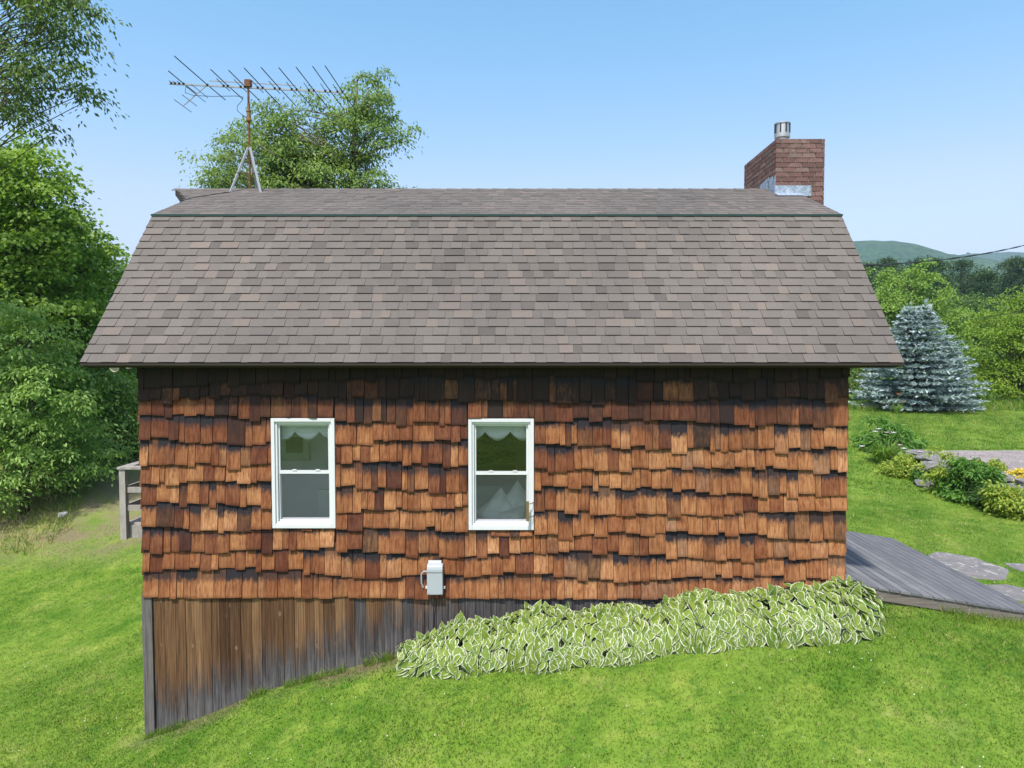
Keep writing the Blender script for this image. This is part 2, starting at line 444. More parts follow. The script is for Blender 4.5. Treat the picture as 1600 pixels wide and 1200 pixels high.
def m_glass():
    m = M('window_glass', 0.02, 0.5)
    m.t.nodes.remove(m.b)
    tr = m.n('ShaderNodeBsdfTransparent'); tr.inputs[0].default_value = (0.93, 0.96, 0.95, 1)
    gl = m.n('ShaderNodeBsdfGlossy'); gl.inputs['Roughness'].default_value = 0.01
    fr = m.n('ShaderNodeFresnel'); fr.inputs[0].default_value = 1.5
    ms = m.n('ShaderNodeMixShader'); m.l(m.math('MULTIPLY', fr.outputs[0], 1.6, True), ms.inputs[0])
    m.l(tr.outputs[0], ms.inputs[1]); m.l(gl.outputs[0], ms.inputs[2]); m.l(ms.outputs[0], m.out.inputs[0]); return m.m


def m_screen():
    m = M('insect_screen', 0.7, 0.3); m.t.nodes.remove(m.b)
    tr = m.n('ShaderNodeBsdfTransparent'); df = m.n('ShaderNodeBsdfDiffuse')
    n = m.noise(m.vmul(m.pos(), (3, 3, 60)), 1.0, 3, 0.6)
    m.l(m.mix(n, (0.10, 0.11, 0.13), (0.20, 0.22, 0.25)), df.inputs[0])
    ms = m.n('ShaderNodeMixShader'); ms.inputs[0].default_value = 0.19
    m.l(tr.outputs[0], ms.inputs[1]); m.l(df.outputs[0], ms.inputs[2]); m.l(ms.outputs[0], m.out.inputs[0]); return m.m


def m_rust():
    m = M('rusty_steel', 0.8, 0.3); p = m.pos(); n = m.noise(p, 22, 5, 0.7)
    m.base(m.ramp(n, [(0.3, (0.05, 0.024, 0.016)), (0.5, (0.14, 0.055, 0.025)), (0.62, (0.20, 0.10, 0.05)), (0.72, (0.30, 0.28, 0.26))])); return m.m


def m_lead():
    m = M('lead_flashing', 0.55, 0.4); p = m.pos(); n = m.noise(p, 18, 5, 0.7, 0.6)
    m.base(m.ramp(n, [(0.3, (0.12, 0.17, 0.23)), (0.5, (0.27, 0.34, 0.42)), (0.7, (0.44, 0.48, 0.52))])); m.bump(n, 0.6, 0.02); return m.m


SHAKE = m_shake(); ROOF = m_roof(); BOARD = m_board(); BRICK = m_brick()
DECKW = m_greywood('ramp_plank', (0.128, 0.131, 0.138), (0.232, 0.235, 0.243), ax=(60, 1.5, 60))
RIMW = m_greywood('weathered_joist', (0.115, 0.10, 0.085), (0.24, 0.215, 0.19), ax=(2, 60, 60))
RAILW = m_greywood('weathered_rail', (0.26, 0.24, 0.22), (0.42, 0.40, 0.37), ax=(14, 14, 3))
CORNERW = m_greywood('corner_board', (0.07, 0.068, 0.07), (0.20, 0.185, 0.17), ax=(50, 50, 2))
SHEATH = m_plain('sheathing', (0.03, 0.023, 0.02), 0.9)
FASCIA = m_plain('fascia_wood', (0.035, 0.026, 0.022), 0.8)
MORTAR = m_plain('mortar', (0.20, 0.165, 0.15), 0.95, 0.25, 30)
GREENTRIM = m_plain('green_drip_edge', (0.022, 0.052, 0.045), 0.45)
VINYL = m_plain('white_vinyl', (0.62, 0.63, 0.64), 0.35, 0.03, 5, spec=0.4)
GLASS = m_glass(); SCREEN = m_screen(); RUST = m_rust(); LEAD = m_lead()
ALU = m_plain('aluminium', (0.62, 0.63, 0.64), 0.35, 0.1, 20, 0.9)
STEEL = m_plain('galvanised_steel', (0.50, 0.50, 0.49), 0.42, 0.3, 18, 0.75)
GREYLEG = m_plain('grey_painted_steel', (0.33, 0.35, 0.37), 0.5, 0.15, 20)
DARKROD = m_plain('dark_antenna_rod', (0.035, 0.033, 0.032), 0.5, 0.3, 30)
BLACKP = m_plain('black_plastic', (0.015, 0.015, 0.015), 0.5)
CABLE = m_plain('cable_rubber', (0.03, 0.03, 0.032), 0.6)
BOXP = m_plain('grey_box_plastic', (0.37, 0.40, 0.42), 0.45, 0.06, 8)
PLASTER = m_plain('plaster', (0.88, 0.79, 0.87), 0.9, 0.03, 3)
WARMWALL = m_plain('brown_panelling', (0.19, 0.115, 0.06), 0.7, 0.2, 4)
FLOORW = m_plain('pale_carpet', (0.68, 0.66, 0.64), 0.5)
CLOTH = m_plain('curtain_cloth', (0.85, 0.82, 0.86), 0.9, 0.05, 20)
PILLOW = m_plain('pillow_cloth', (0.74, 0.75, 0.75), 0.9, 0.05, 10)
BRASS = m_plain('weathered_wood_gauge', (0.16, 0.115, 0.05), 0.6)
FRAMEP = m_plain('picture_frame', (0.48, 0.49, 0.44), 0.5)
MATB = m_plain('picture_mat', (0.60, 0.62, 0.57), 0.9)
PICT = m_plain('old_print', (0.20, 0.18, 0.15), 0.9, 0.6, 14)
BARK = m_plain('bark', (0.085, 0.066, 0.05), 0.95, 0.4, 9, bump=0.8)
BARKL = m_plain('grey_bark', (0.15, 0.13, 0.11), 0.95, 0.4, 9, bump=0.8)

# ------------------------------------------------------------------ ground
GP = np.array([(-4.62, 0, -4.73), (-3.7, 0, -4.38), (-3.03, 0, -4.12), (-2.39, 0, -3.94), (-1.6, 0, -3.74), (0, 0, -3.5), (2, 0, -3.30), (4, 0, -3.17), (6.4, 0.2, -3.46), (9, 0.5, -3.62),
               (-7, -2, -5.25), (-4.6, -2, -4.95), (-2, -2, -4.22), (1, -2, -3.72), (4, -2, -3.48), (8, -2, -3.7),
               (-9, -9, -6.0), (0, -9, -4.9), (9, -9, -4.5), (-9, 0, -5.2), (-7.5, 3, -4.95), (-8.5, 6, -4.75), (-12, 7, -4.75), (-10, 8.4, -4.5), (-11.4, 12, -3.5), (-14, 12, -3.7), (-18, 10, -4.3), (-18, 20, -3.6), (-20, 0, -5.6),
               (-5, 9, -3.8), (0, 9, -3.5), (5, 8, -3.42), (6.7, 2, -3.46), (6.7, 4.2, -3.45), (9, 6, -3.55), (11.2, 7.5, -3.68), (11.2, 10, -3.55), (11.2, 13.2, -3.38), (9, 13, -3.38), (13, 3, -3.75), (18, 0, -3.8),
               (12.5, 16, -3.08), (20, 16, -3.05), (8, 20, -3.1), (16, 24, -3.0), (24, 28, -2.95), (0, 26, -3.1), (-10, 28, -3.2), (30, 10, -3.3), (40, 40, -3.0), (0, 45, -3.2), (-40, 30, -3.6), (-40, -30, -6.0), (40, -30, -5.0), (70, 80, -3.5), (-70, 80, -3.5)])


def _rbf_fit():
    P = GP[:, :2]; d = np.sqrt(np.linalg.norm(P[:, None] - P[None], axis=2) ** 2 + .8)
    A = d + 0.002 * np.eye(len(P)); n = len(P)
    B = np.zeros((n + 3, n + 3)); B[:n, :n] = A; B[:n, n] = 1; B[:n, n + 1:] = P; B[n, :n] = 1; B[n + 1:, :n] = P.T
    return np.linalg.solve(B, np.concatenate([GP[:, 2], np.zeros(3)]))


_W = _rbf_fit()


def gz(x, y):
    x = np.asarray(x, float); y = np.asarray(y, float); sh = x.shape
    x = x.ravel(); y = y.ravel(); out = np.empty(len(x))
    for i in range(0, len(x), 40000):
        xs = np.clip(x[i:i + 40000], -70, 70); ys = np.clip(y[i:i + 40000], -30, 80)
        d = np.sqrt((xs[:, None] - GP[None, :, 0]) ** 2 + (ys[:, None] - GP[None, :, 1]) ** 2 + .8)
        out[i:i + 40000] = d @ _W[:-3] + _W[-3] + xs * _W[-2] + ys * _W[-1]
    # the drive is held up by the rock wall
    k = smooth01(11.45, 11.9, x) * (1 - smooth01(13.4, 14.6, y)) * smooth01(3.5, 5.0, y) * (1 - smooth01(21, 24, x))
    out = out * (1 - k) + (-3.06) * k
    out = out + 0.035 * (vnoise(x * 0.8, y * 0.8, 3) - 0.5) + 0.02 * (vnoise(x * 2.7, y * 2.7, 4) - 0.5)
    return out.reshape(sh)


def g1(x, y): return float(gz(np.array([x]), np.array([y]))[0])


def axis(lo, hi, fine, step, far, growth=1.35):
    a = list(np.arange(lo, hi + 1e-6, step)); s = step
    while a[-1] < far: s *= growth; a.append(a[-1] + s)
    s = step; b = [a[0]]
    while b[0] > -far: s *= growth; b.insert(0, b[0] - s)
    return np.array(b[:-1] + a)


gx = axis(-15, 15, 0, 0.25, 4000); gy = axis(-10, 26, 0, 0.25, 4000)
GX, GY = np.meshgrid(gx, gy); GZ = gz(GX, GY)
nx, ny = len(gx), len(gy)
idx = np.arange(nx * ny).reshape(ny, nx)
Fg = np.stack([idx[:-1, :-1], idx[:-1, 1:], idx[1:, 1:], idx[1:, :-1]], -1).reshape(-1, 4)
tag(mk('ground', np.stack([GX, GY, GZ], -1).reshape(-1, 3), Fg, m_ground(), smooth=True, origin=(0, 0, 0)), kind='structure')

# gravel drive as a sheet over the raised ground
dx = np.linspace(11.95, 22, 40); dy = np.linspace(5.5, 13.2, 32); DX, DY = np.meshgrid(dx, dy)
DXX = DX + 0.14 * (vnoise(DY * 1.5, DY * 0 + 2, 9) - 0.5) * (DX < 13); DYY = DY + 0.25 * (vnoise(DX * 0.8, DX * 0 + 5, 11) - 0.5)
DZ = gz(DXX, DYY) + 0.012
ii = np.arange(DX.size).reshape(DX.shape)
tag(mk('gravel_drive', np.stack([DXX, DYY, DZ], -1).reshape(-1, 3), np.stack([ii[:-1, :-1], ii[:-1, 1:], ii[1:, 1:], ii[1:, :-1]], -1).reshape(-1, 4), m_gravel(), smooth=True, origin=(0, 0, 0)), kind='structure')

# distant hills
def hills(name, y0, h, seed, x0, x1, depth):
    xs = np.linspace(x0, x1, 420); ts = np.linspace(0, 1, 26); X, T = np.meshgrid(xs, ts)
    prof = h(xs) + 7 * (vnoise(xs / 18, xs * 0, seed) - 0.5) + 4 * (vnoise(xs / 7, xs * 0, seed + 1) - 0.5)
    Z = -8 + (prof[None] + 8) * np.sin(np.clip(T, 0, 1) * math.pi) ** 0.8 + 12 * (vnoise(X / 90, T * 8, seed + 2) - 0.5) * np.sin(T * math.pi)
    Y = y0 + depth * (T - 0.5)
    i3 = np.arange(X.size).reshape(X.shape)
    return tag(mk(name, np.stack([X, Y, Z], -1).reshape(-1, 3), np.stack([i3[:-1, :-1], i3[:-1, 1:], i3[1:, 1:], i3[1:, :-1]], -1).reshape(-1, 4), HILL, smooth=True, origin=(0, y0, -8)), kind='structure')


HILL = m_hill()
hills('hill', 1500, lambda x: np.interp(x, [-2600, -1500, -600, 0, 400, 640, 720, 760, 800, 850, 893, 934, 1002, 1300, 2200, 3000], [120, 210, 170, 210, 225, 226, 233, 231, 219, 211, 200, 188, 165, 100, 60, 20]), 21, -2600, 3000, 900)
hills('hill', 2300, lambda x: np.interp(x, [-3500, -1000, 900, 1250, 1330, 1432, 1537, 1650, 1760, 2100, 3000, 4500], [210, 240, 250, 290, 306, 316, 324, 321, 318, 330, 290, 150]), 31, -3500, 4500, 1100)

# ------------------------------------------------------------------ house shell
XW0, XW1, YW1 = -4.605, 3.93, 6.6          # wall corners (front face at Y = 0)
XR0, XR1 = -5.12, 4.433                    # rakes
EAVE = (-0.30, -0.112); BRK = (1.39, 1.905); RIDGE = (3.30, 2.685)
WIN = [(-3.023, -2.256, -2.137, -0.798), (-0.643, 0.148, -2.158, -0.803)]
house = empty('shingled_house', (-0.34, 3.3, -3.6), 'small gambrel roofed house clad in orange brown cedar shakes', 'house')


def gprof(y, up=0.0):
    """underside of the roof over depth y"""
    y = min(y, 2 * RIDGE[0] - y)
    if y < BRK[0]: return EAVE[1] + (y - EAVE[0]) * (BRK[1] - EAVE[1]) / (BRK[0] - EAVE[0]) + up
    return BRK[1] + (y - BRK[0]) * (RIDGE[1] - BRK[1]) / (RIDGE[0] - BRK[0]) + up


w = MB()
xs = [XW0, WIN[0][0] + .03, WIN[0][1] - .03, WIN[1][0] + .03, WIN[1][1] - .03, XW1]
ZT, ZB = 0.06, -5.0
for i in range(5):
    if i in (1, 3):
        wn_ = WIN[i // 2]
        w.box(xs[i], xs[i + 1], 0, .14, ZB, wn_[2] + .03); w.box(xs[i], xs[i + 1], 0, .14, wn_[3] - .03, ZT)
    else:
        w.box(xs[i], xs[i + 1], 0, .14, ZB, ZT)
wall = w.build('wall', SHEATH, house, origin=(-0.34, 0.07, -4.0))
# back wall: see-through window and an added light opening; gable walls with openings
w = MB()
for a, b, z0, z1 in [(XW0, -4.0, ZB, ZT), (-1.7, -1.2, ZB, ZT), (1.2, XW1, ZB, ZT), (-4.0, -1.7, ZB, -2.4), (-4.0, -1.7, -.5, ZT), (-1.2, 1.2, ZB, -2.4), (-1.2, 1.2, -.5, ZT)]:
    w.box(a, b, YW1 - .14, YW1, z0, z1)
w.build('wall', SHEATH, house, origin=(-0.34, 6.6, -4.0))


def gable(x0, x1, openings):
    w = MB(); ys = sorted(set([0.142, BRK[0], RIDGE[0], 2 * RIDGE[0] - BRK[0], YW1 - .142] + [v for o in openings for v in o[:2]]))
    for a, b in zip(ys[:-1], ys[1:]):
        top = [gprof(a, -.06), gprof(b, -.06)]
        op = [o for o in openings if o[0] <= a + 1e-6 and o[1] >= b - 1e-6]
        segs = [(ZB, op[0][2])] if op else []
        zlo = op[0][3] if op else ZB
        for z0, z1 in segs: w.box(x0, x1, a, b, z0, z1)
        w.add([(x0, a, zlo), (x1, a, zlo), (x1, b, zlo), (x0, b, zlo), (x0, a, top[0]), (x1, a, top[0]), (x1, b, top[1]), (x0, b, top[1])], BF)
    w.build('wall', SHEATH, house, origin=(x0, 3.3, -4.0))


gable(XW0, XW0 + .14, [(.2, 1.34, -2.7, -.45), (2.7, 4.6, -2.75, -.6)])  # left gable openings added out of view to light the rooms
w = MB(); w.box(XW0 + .05, XW0 + .06, .2, 1.34, -2.7, -.45); w.build('added_glazing', GLASS, house)
w = MB(); w.box(XW0 + .05, XW0 + .06, 2.7, 4.6, -2.75, -.6); w.build('added_glazing', GLASS, house)
gable(XW1 - .14, XW1, [(0.9, 2.3, -2.85, -.75)])

# rooms behind the windows
w = MB(); w.box(XW0 + .15, XW1 - .15, .15, YW1 - .15, -2.95, -2.85); w.build('floor', FLOORW, house)
w = MB(); w.box(XW0 + .15, XW1 - .15, .15, YW1 - .15, -.2, -.1); w.build('ceiling', PLASTER, house)
w = MB(); w.box(-1.25, -1.15, .15, 4.9, -2.848, -.203); w.box(XW0 + .15, -1.9, 1.35, 1.45, -2.848, -.203); w.build('partition', PLASTER, house)
w = MB(); w.box(-.10, .0, 3.2, 6.4, -2.848, -.203); w.box(.0, 2.2, 3.2, 3.3, -2.848, -.203); w.build('partition', WARMWALL, house)
w = MB()
for i in range(2):
    a, b, z0, z1 = WIN[i]
    w.box(xs[1 + 2 * i] - .9, xs[1 + 2 * i], .142, .15, -2.8, -.21); w.box(xs[2 + 2 * i], xs[2 + 2 * i] + .5, .142, .15, -2.8, -.21)
    w.box(xs[1 + 2 * i], xs[2 + 2 * i], .142, .15, -2.8, z0 + .03); w.box(xs[1 + 2 * i], xs[2 + 2 * i], .142, .15, z1 - .03, -.21)
w.build('wall_lining', PLASTER, house)

# ------------------------------------------------------------------ cedar shakes on the front wall
BL = [-0.10, -0.379, -0.565, -0.805, -1.062, -1.328, -1.602, -1.869, -2.113, -2.398, -2.659, -2.993]
BR = [-0.10, -0.309, -0.588, -0.868, -1.156, -1.438, -1.704, -1.964, -2.248, -2.501, -2.77, -3.009]


def butt(k, x):
    f = (x + 4.1) / 7.1
    return BL[k] * (1 - f) + BR[k] * f + 0.035 * math.sin(x * (0.7 + 0.13 * k) + k * 2.1) * (0 if k == 11 else 1)


def shakevf(x0, x1, z0, z1, rnd, tb, tilt):
    """tapered split shake: thick butt at z0, thin head at z1"""
    r = random.uniform
    g = .0032
    j = [r(-.004, .004) for _ in range(4)]
    sk = tilt * (x1 - x0)
    V = [(x0 + g, -tb + j[0], z0), (x1 - g, -tb + j[1], z0 + sk), (x1 - g, -.018, z0 + sk), (x0 + g, -.018, z0),
         (x0 + g + j[2], -.013, z1), (x1 - g + j[3], -.013, z1), (x1 - g + j[3], -.001, z1), (x0 + g + j[2], -.001, z1)]
    xm = (x0 + x1) / 2 + r(-.02, .02) * (x1 - x0) * 3
    V += [(xm, -tb + r(-.006, .006), z0 + sk / 2 + r(-.004, .004)), (xm, -.018, z0 + sk / 2), (xm, -.013, z1), (xm, -.001, z1)]
    F = [(0, 8, 10, 4), (8, 1, 5, 10), (0, 3, 9, 8), (8, 9, 2, 1), (1, 2, 6, 5), (3, 0, 4, 7), (4, 10, 11, 7), (10, 5, 6, 11), (3, 7, 11, 9), (9, 11, 6, 2)]
    L = [(v[0] - x0 + rnd * 37, v[1] + rnd * 91, v[2] - z0) for v in V]
    return V, F, L


shakes = []
for k in range(1, 12):
    x = XW0 - .012; last = False
    while x < XW1:
        wd = random.choice([random.uniform(.06, .10), random.uniform(.10, .15), random.uniform(.13, .19), random.uniform(.15, .22)])
        x1 = x + wd
        for a, b, z0w, z1w in WIN:                       # break the course at the window jambs
            zb = butt(k, x)
            if zb < z1w and zb + .27 > z0w:
                if x < a - .004 < x1: x1 = a - .004
                elif abs(x - (a - .004)) < 1e-6 or a - .004 < x < b + .004:
                    if x1 > b + .004: x1 = b + .004
        if XW1 + .012 - x1 < .06: x1 = XW1 + .012
        xm = (x + x1) / 2
        zb = butt(k, xm) + (random.uniform(-.028, .032) if k < 11 else random.uniform(-.008, .006))
        if random.random() < .07 and k < 11: zb -= random.uniform(.015, .045)
        zt = butt(k - 1, xm) + .075 if k > 1 else -.02
        vis = butt(k - 1, xm) - zb
        skip = False
        for a, b, z0w, z1w in WIN:
            if a - .006 < xm < b + .006:
                if zb < z1w - .02 and zt > z0w:
                    if zb > z0w - .012: 
                        if butt(k - 1, xm) > z1w + .02 and zb < z1w: zb = z1w + .004 + random.uniform(0, .008); vis = butt(k - 1, xm) - zb
                        else: skip = True
                    else: zt = z0w - .004; vis = zt - zb
                elif zb < z1w + .004 and zb > z0w: zb = z1w + .004
        if x1 - x > .03 and not skip and vis > .01:
            f = (butt(k, xm) + .10) / -2.9                # 0 at the eave, 1 at the bottom course
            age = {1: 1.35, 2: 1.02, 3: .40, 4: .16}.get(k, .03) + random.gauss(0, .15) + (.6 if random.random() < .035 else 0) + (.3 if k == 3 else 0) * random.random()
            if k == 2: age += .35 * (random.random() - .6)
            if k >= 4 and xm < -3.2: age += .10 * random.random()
            base = np.clip(random.gauss(.44 + .20 * f + .06 * math.sin(xm * 1.1 + k), .20), 0.03, .97)
            base = min(.97, max(0, base + (.07 if xm > .4 else -.06)))
            if k == 3: base *= .6
            if k == 4 and xm < 0.3: base *= .72
            mil_shade = np.clip(random.gauss(.88, .3), 0, 1)
            shakes.append(((x1 - x) * vis, x, x1, zb, zt, (float(base), float(age), float(mil_shade)), k))
        x = x1
shakes.sort(key=lambda s: -s[0])
rest = MB()
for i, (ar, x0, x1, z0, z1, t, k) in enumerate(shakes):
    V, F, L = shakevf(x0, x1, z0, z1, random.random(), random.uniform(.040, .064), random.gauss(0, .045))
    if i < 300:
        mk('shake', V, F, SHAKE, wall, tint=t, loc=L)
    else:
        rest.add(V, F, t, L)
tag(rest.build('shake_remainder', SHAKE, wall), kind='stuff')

# shakes of the two gables, seen only edge on
gs = MB()
for side, X in ((-1, XW0 - .002), (1, XW1 + .002)):
    for k in range(20):
        z0 = -2.98 + k * .268
        y = .0
        while y < YW1:
            y1 = min(YW1, y + random.uniform(.09, .24)); ym = (y + y1) / 2
            zt = min(z0 + .33, min(gprof(y), gprof(y1)) - .13)
            blocked = any(a < ym < b and c - .1 < z0 < d for s_, a, b, c, d in ((-1, .3, 4.7, -2.85, -.55), (1, .8, 2.4, -2.95, -.75)) if s_ == side)
            if side == 1 and 2.85 < ym < 4.56: blocked = True
            zz = z0 + random.uniform(-.02, .02)
            if zt - zz > .05 and not blocked:
                V, F, L = shakevf(y, y1, zz, zt, random.random(), random.uniform(.034, .05), random.gauss(0, .03))
                V2 = [(X + (-v[1] if side > 0 else v[1]), (v[0] if side > 0 else v[0]), v[2]) for v in V]
                gs.add(V2, F if side < 0 else F, (np.clip(random.gauss(.5, .25), 0, 1), .25 + .2 * random.random() + (.4 if k > 8 else 0), .7), L)
            y = y1
tag(gs.build('gable_shake', SHAKE, house), kind='stuff')

# ------------------------------------------------------------------ skirt boards below the shakes
x = XW0 + .10
nb = 0
while x < XW1 - .02:
    wd = random.choice([.105, .12, .135, .15]); x1 = min(x + wd, XW1 - .01)
    zb = g1((x + x1) / 2, -.01) + random.uniform(-.03, .03) + .015
    if x > -1.4: zb -= .05
    j = random.uniform(-.004, .005); r_ = random.random()
    V, F = boxvf(x + .002, x1 - .003, -.019 + j, -.001, zb, -2.93)
    ga, gb = g1(x, -.02), g1(x1, -.02); dz_ = -.02 - (.06 if x > -1.4 else 0)
    V[0] = (V[0][0], V[0][1], ga + dz_); V[3] = (V[3][0], V[3][1], ga + dz_); V[1] = (V[1][0], V[1][1], gb + dz_); V[2] = (V[2][0], V[2][1], gb + dz_)
    gl = g1((x + x1) / 2, 0)
    L = [(v[0] - x + r_ * 31, v[1] + r_ * 57, v[2] - gl) for v in V]
    st = .27 + .14 * random.random() + (.75 if random.random() < .16 and x > -2.6 else 0) + max(0, (x + 2.4)) * .17
    mk('board', V, F, BOARD, wall, tint=(random.random() * (.9 if x > -2.6 else .8), st, 0), loc=L)
    x = x1; nb += 1
cb = MB(); cb.box(XW0 - .012, XW0 + .085, -.034, -.002, g1(-4.6, 0) - .05, -2.96); cb.build('corner_board', CORNERW, wall)
cb = MB(); cb.box(XW0 - .036, XW0 - .013, -.034, .09, g1(-4.6, 0) - .07, -2.96); cb.build('corner_board', CORNERW, wall)

# ------------------------------------------------------------------ windows
def window(i, a, b, z0, z1):
    yo = -.052; W = b - a
    m = MB(); t = .042
    m.box(a, a + t, yo, .10, z0, z1); m.box(b - t, b, yo, .10, z0, z1); m.box(a + t, b - t, yo, .10, z1 - t, z1); m.box(a + t, b - t, yo, .10, z0, z0 + .055)
    win = m.build('window', VINYL, house)
    bv = win.modifiers.new('bevel', 'BEVEL'); bv.width = .004; bv.segments = 2; bv.limit_method = 'ANGLE'
    a1, b1, zb, zt = a + t, b - t, z0 + .055, z1 - t
    # stop bead inside the casing
    m = MB(); s = .026; y0 = yo + .022
    m.box(a1, a1 + s, y0, .085, zb, zt); m.box(b1 - s, b1, y0, .085, zb, zt); m.box(a1 + s, b1 - s, y0, .085, zt - s, zt); m.box(a1 + s, b1 - s, y0, .085, zb, zb + .022)
    ob = m.build('inner_frame', VINYL, win); bv = ob.modifiers.new('bevel', 'BEVEL'); bv.width = .003; bv.segments = 1
    a2, b2, zb2, zt2 = a1 + s + .001, b1 - s - .001, zb + .023, zt - s - .001
    zm = (zb2 + zt2) / 2 + .005
    for nm, q0, q1, y0, y1, bt, tp, st in (('upper_sash', zm - .02, zt2, .0, .035, .042, .022, .022), ('lower_sash', zb2, zm + .018, .037, .072, .032, .036, .022)):
        m = MB(); m.box(a2, a2 + st, y0, y1, q0, q1); m.box(b2 - st, b2, y0, y1, q0, q1); m.box(a2 + st, b2 - st, y0, y1, q1 - tp, q1); m.box(a2 + st, b2 - st, y0, y1, q0, q0 + bt)
        sh = m.build(nm, VINYL, win)
        g = MB(); g.box(a2 + st, b2 - st, (y0 + y1) / 2 - .003, (y0 + y1) / 2 + .003, q0 + bt, q1 - tp); g.build('pane', GLASS, win)
    m = MB(); m.box(a2 + .002, b2 - .002, .002, .018, zb2, zb2 + .022); m.box(a2 + .002, a2 + .016, .002, .018, zb2 + .022, zm - .024); m.box(b2 - .016, b2 - .002, .002, .018, zb2 + .022, zm - .024); m.build('screen_frame', VINYL, win)
    m = MB(); m.add([(a2 + .016, .010, zb2 + .022), (b2 - .016, .010, zb2 + .022), (b2 - .016, .010, zm - .022), (a2 + .016, .010, zm - .022)], [(0, 1, 2, 3)]); m.build('insect_screen', SCREEN, win)
    for q in (.28, .74):
        m = MB(); m.box(a2 + W * q * .8 + .0, a2 + W * q * .8 + .05, -.008, .0, zm - .004 + .024, zm + .036); m.build('sash_latch', VINYL, win)
    # swag valance hanging inside the head of the window
    nsw = 3; V = []; F = []; nu, nv = 49, 9
    xa, xb = a + .03, b - .03
    off = -.12 if i == 0 else 0.06
    for iu in range(nu):
        u = iu / (nu - 1); x = xa + (xb - xa) * u; ph = (u * 2.35 + .42 + off) % 1.0
        drop = .10 + .125 * math.sin(math.pi * ph) ** .8
        for iv in range(nv):
            v = iv / (nv - 1)
            V.append((x, .125 + .03 * math.sin(v * 17 + 3.2 * math.cos(math.pi * (ph - .5)) + i) * (.3 + v) + .02 * v, z1 - .07 - drop * v))
    for iu in range(nu - 1):
        for iv in range(nv - 1): F.append((iu * nv + iv, (iu + 1) * nv + iv, (iu + 1) * nv + iv + 1, iu * nv + iv + 1))
    c = mk('curtain', V, F, CLOTH, smooth=True)
    sl = c.modifiers.new('thick', 'SOLIDIFY'); sl.thickness = .003
    tag(c, ['pale scalloped valance inside the left window above the framed picture', 'pale scalloped valance inside the right window above the pillows'][i], 'curtain')
    return win


wins = [window(i, *WIN[i]) for i in range(2)]

# things seen through the panes
pf = empty('framed_picture', (-3.24, 1.335, -1.52), 'framed print on pale wall, seen through left window', 'picture')
m = MB()
px0, px1, pz0, pz1 = -3.50, -2.97, -1.52, -1.03
m.box(px0, px1, 1.318, 1.345, pz0, pz0 + .03); m.box(px0, px1, 1.318, 1.345, pz1 - .03, pz1); m.box(px0, px0 + .03, 1.318, 1.345, pz0 + .03, pz1 - .03); m.box(px1 - .03, px1, 1.318, 1.345, pz0 + .03, pz1 - .03)
m.build('frame', FRAMEP, pf)
m = MB(); m.box(px0 + .03, px1 - .03, 1.330, 1.345, pz0 + .03, pz1 - .03); m.build('mat_board', MATB, pf)
m = MB(); m.box(px0 + .19, px1 - .10, 1.326, 1.3295, pz0 + .11, pz1 - .16); m.build('print', PICT, pf)

sf = MB(); sf.box(-2.66, -2.50, .62, .70, -2.848, -1.80)
tag(sf.build('white_cabinet', VINYL), 'narrow white cabinet standing inside behind lower left window', 'cabinet')


def pillow(cx, cy, cz, w_, h_, tilt, yaw, label):
    V = []; n = 17
    for s in (-1, 1):
        for i in range(n):
            for j in range(n):
                u = i / (n - 1) * 2 - 1; v = j / (n - 1) * 2 - 1
                pin = 1 - .13 * (1 - abs(u)) * abs(v) ** 3; pin2 = 1 - .13 * (1 - abs(v)) * abs(u) ** 3
                th = .11 * ((1 - u ** 4) * (1 - v ** 4)) ** .6 * (1 + .22 * math.sin(4 * u + 3 * v + cx * 9) + .12 * math.sin(9 * v - 5 * u))
                x, z, y = u * w_ / 2 * pin2, v * h_ / 2 * pin, s * th
                x, z = x * math.cos(tilt) - z * math.sin(tilt), x * math.sin(tilt) + z * math.cos(tilt)
                x, y = x * math.cos(yaw) - y * math.sin(yaw), x * math.sin(yaw) + y * math.cos(yaw)
                V.append((cx + x, cy + y + .12 * z, cz + z))
    F = []
    for s in (0, 1):
        for i in range(n - 1):
            for j in range(n - 1):
                q = [s * n * n + i * n + j, s * n * n + (i + 1) * n + j, s * n * n + (i + 1) * n + j + 1, s * n * n + i * n + j + 1]
                F.append(tuple(q if s == 0 else q[::-1]))
    return tag(mk('pillow', V, F, PILLOW, smooth=True), label, 'pillow', 'pillows in the right window')


pillow(-.30, .34, -2.02, .46, .40, .72, .1, 'white pillow at the left behind the lower pane of right window')
pillow(-.06, .42, -1.97, .48, .44, .80, -.1, 'taller white pillow leaning behind, at the right in right window')
pillow(-.10, .24, -2.12, .40, .32, .25, .0, 'front white pillow at the bottom of right window')
bd = empty('bed', (.0, .75, -2.85), 'low bed under the right window holding the white pillows', 'bed')
m = MB(); m.box(-.95, 1.05, .2, 2.1, -2.56, -2.28); m.build('mattress', PILLOW, bd)
m = MB(); m.box(-.98, 1.08, .18, 2.12, -2.74, -2.562); m.build('frame', FLOORW, bd)
for sx in (-.92, 1.0):
    for sy in (.25, 2.0):
        m = MB(); m.box(sx - .03, sx + .03, sy, sy + .06, -2.848, -2.742); m.build('leg', FLOORW, bd)
lp = empty('table_lamp', (.33, 2.4, -2.85), 'lamp with pale shade inside, at right edge of right window', 'lamp')
m = MB(); m.lathe((.33, 2.4, -1.52), [(.20, 0), (.11, .27)], 18); m.build('lamp_shade', CLOTH, lp)
m = MB(); m.lathe((.33, 2.4, -2.84), [(.12, 0), (.12, .03), (.02, .06), (.02, 1.32)], 12); m.build('stem', BRASS, lp)

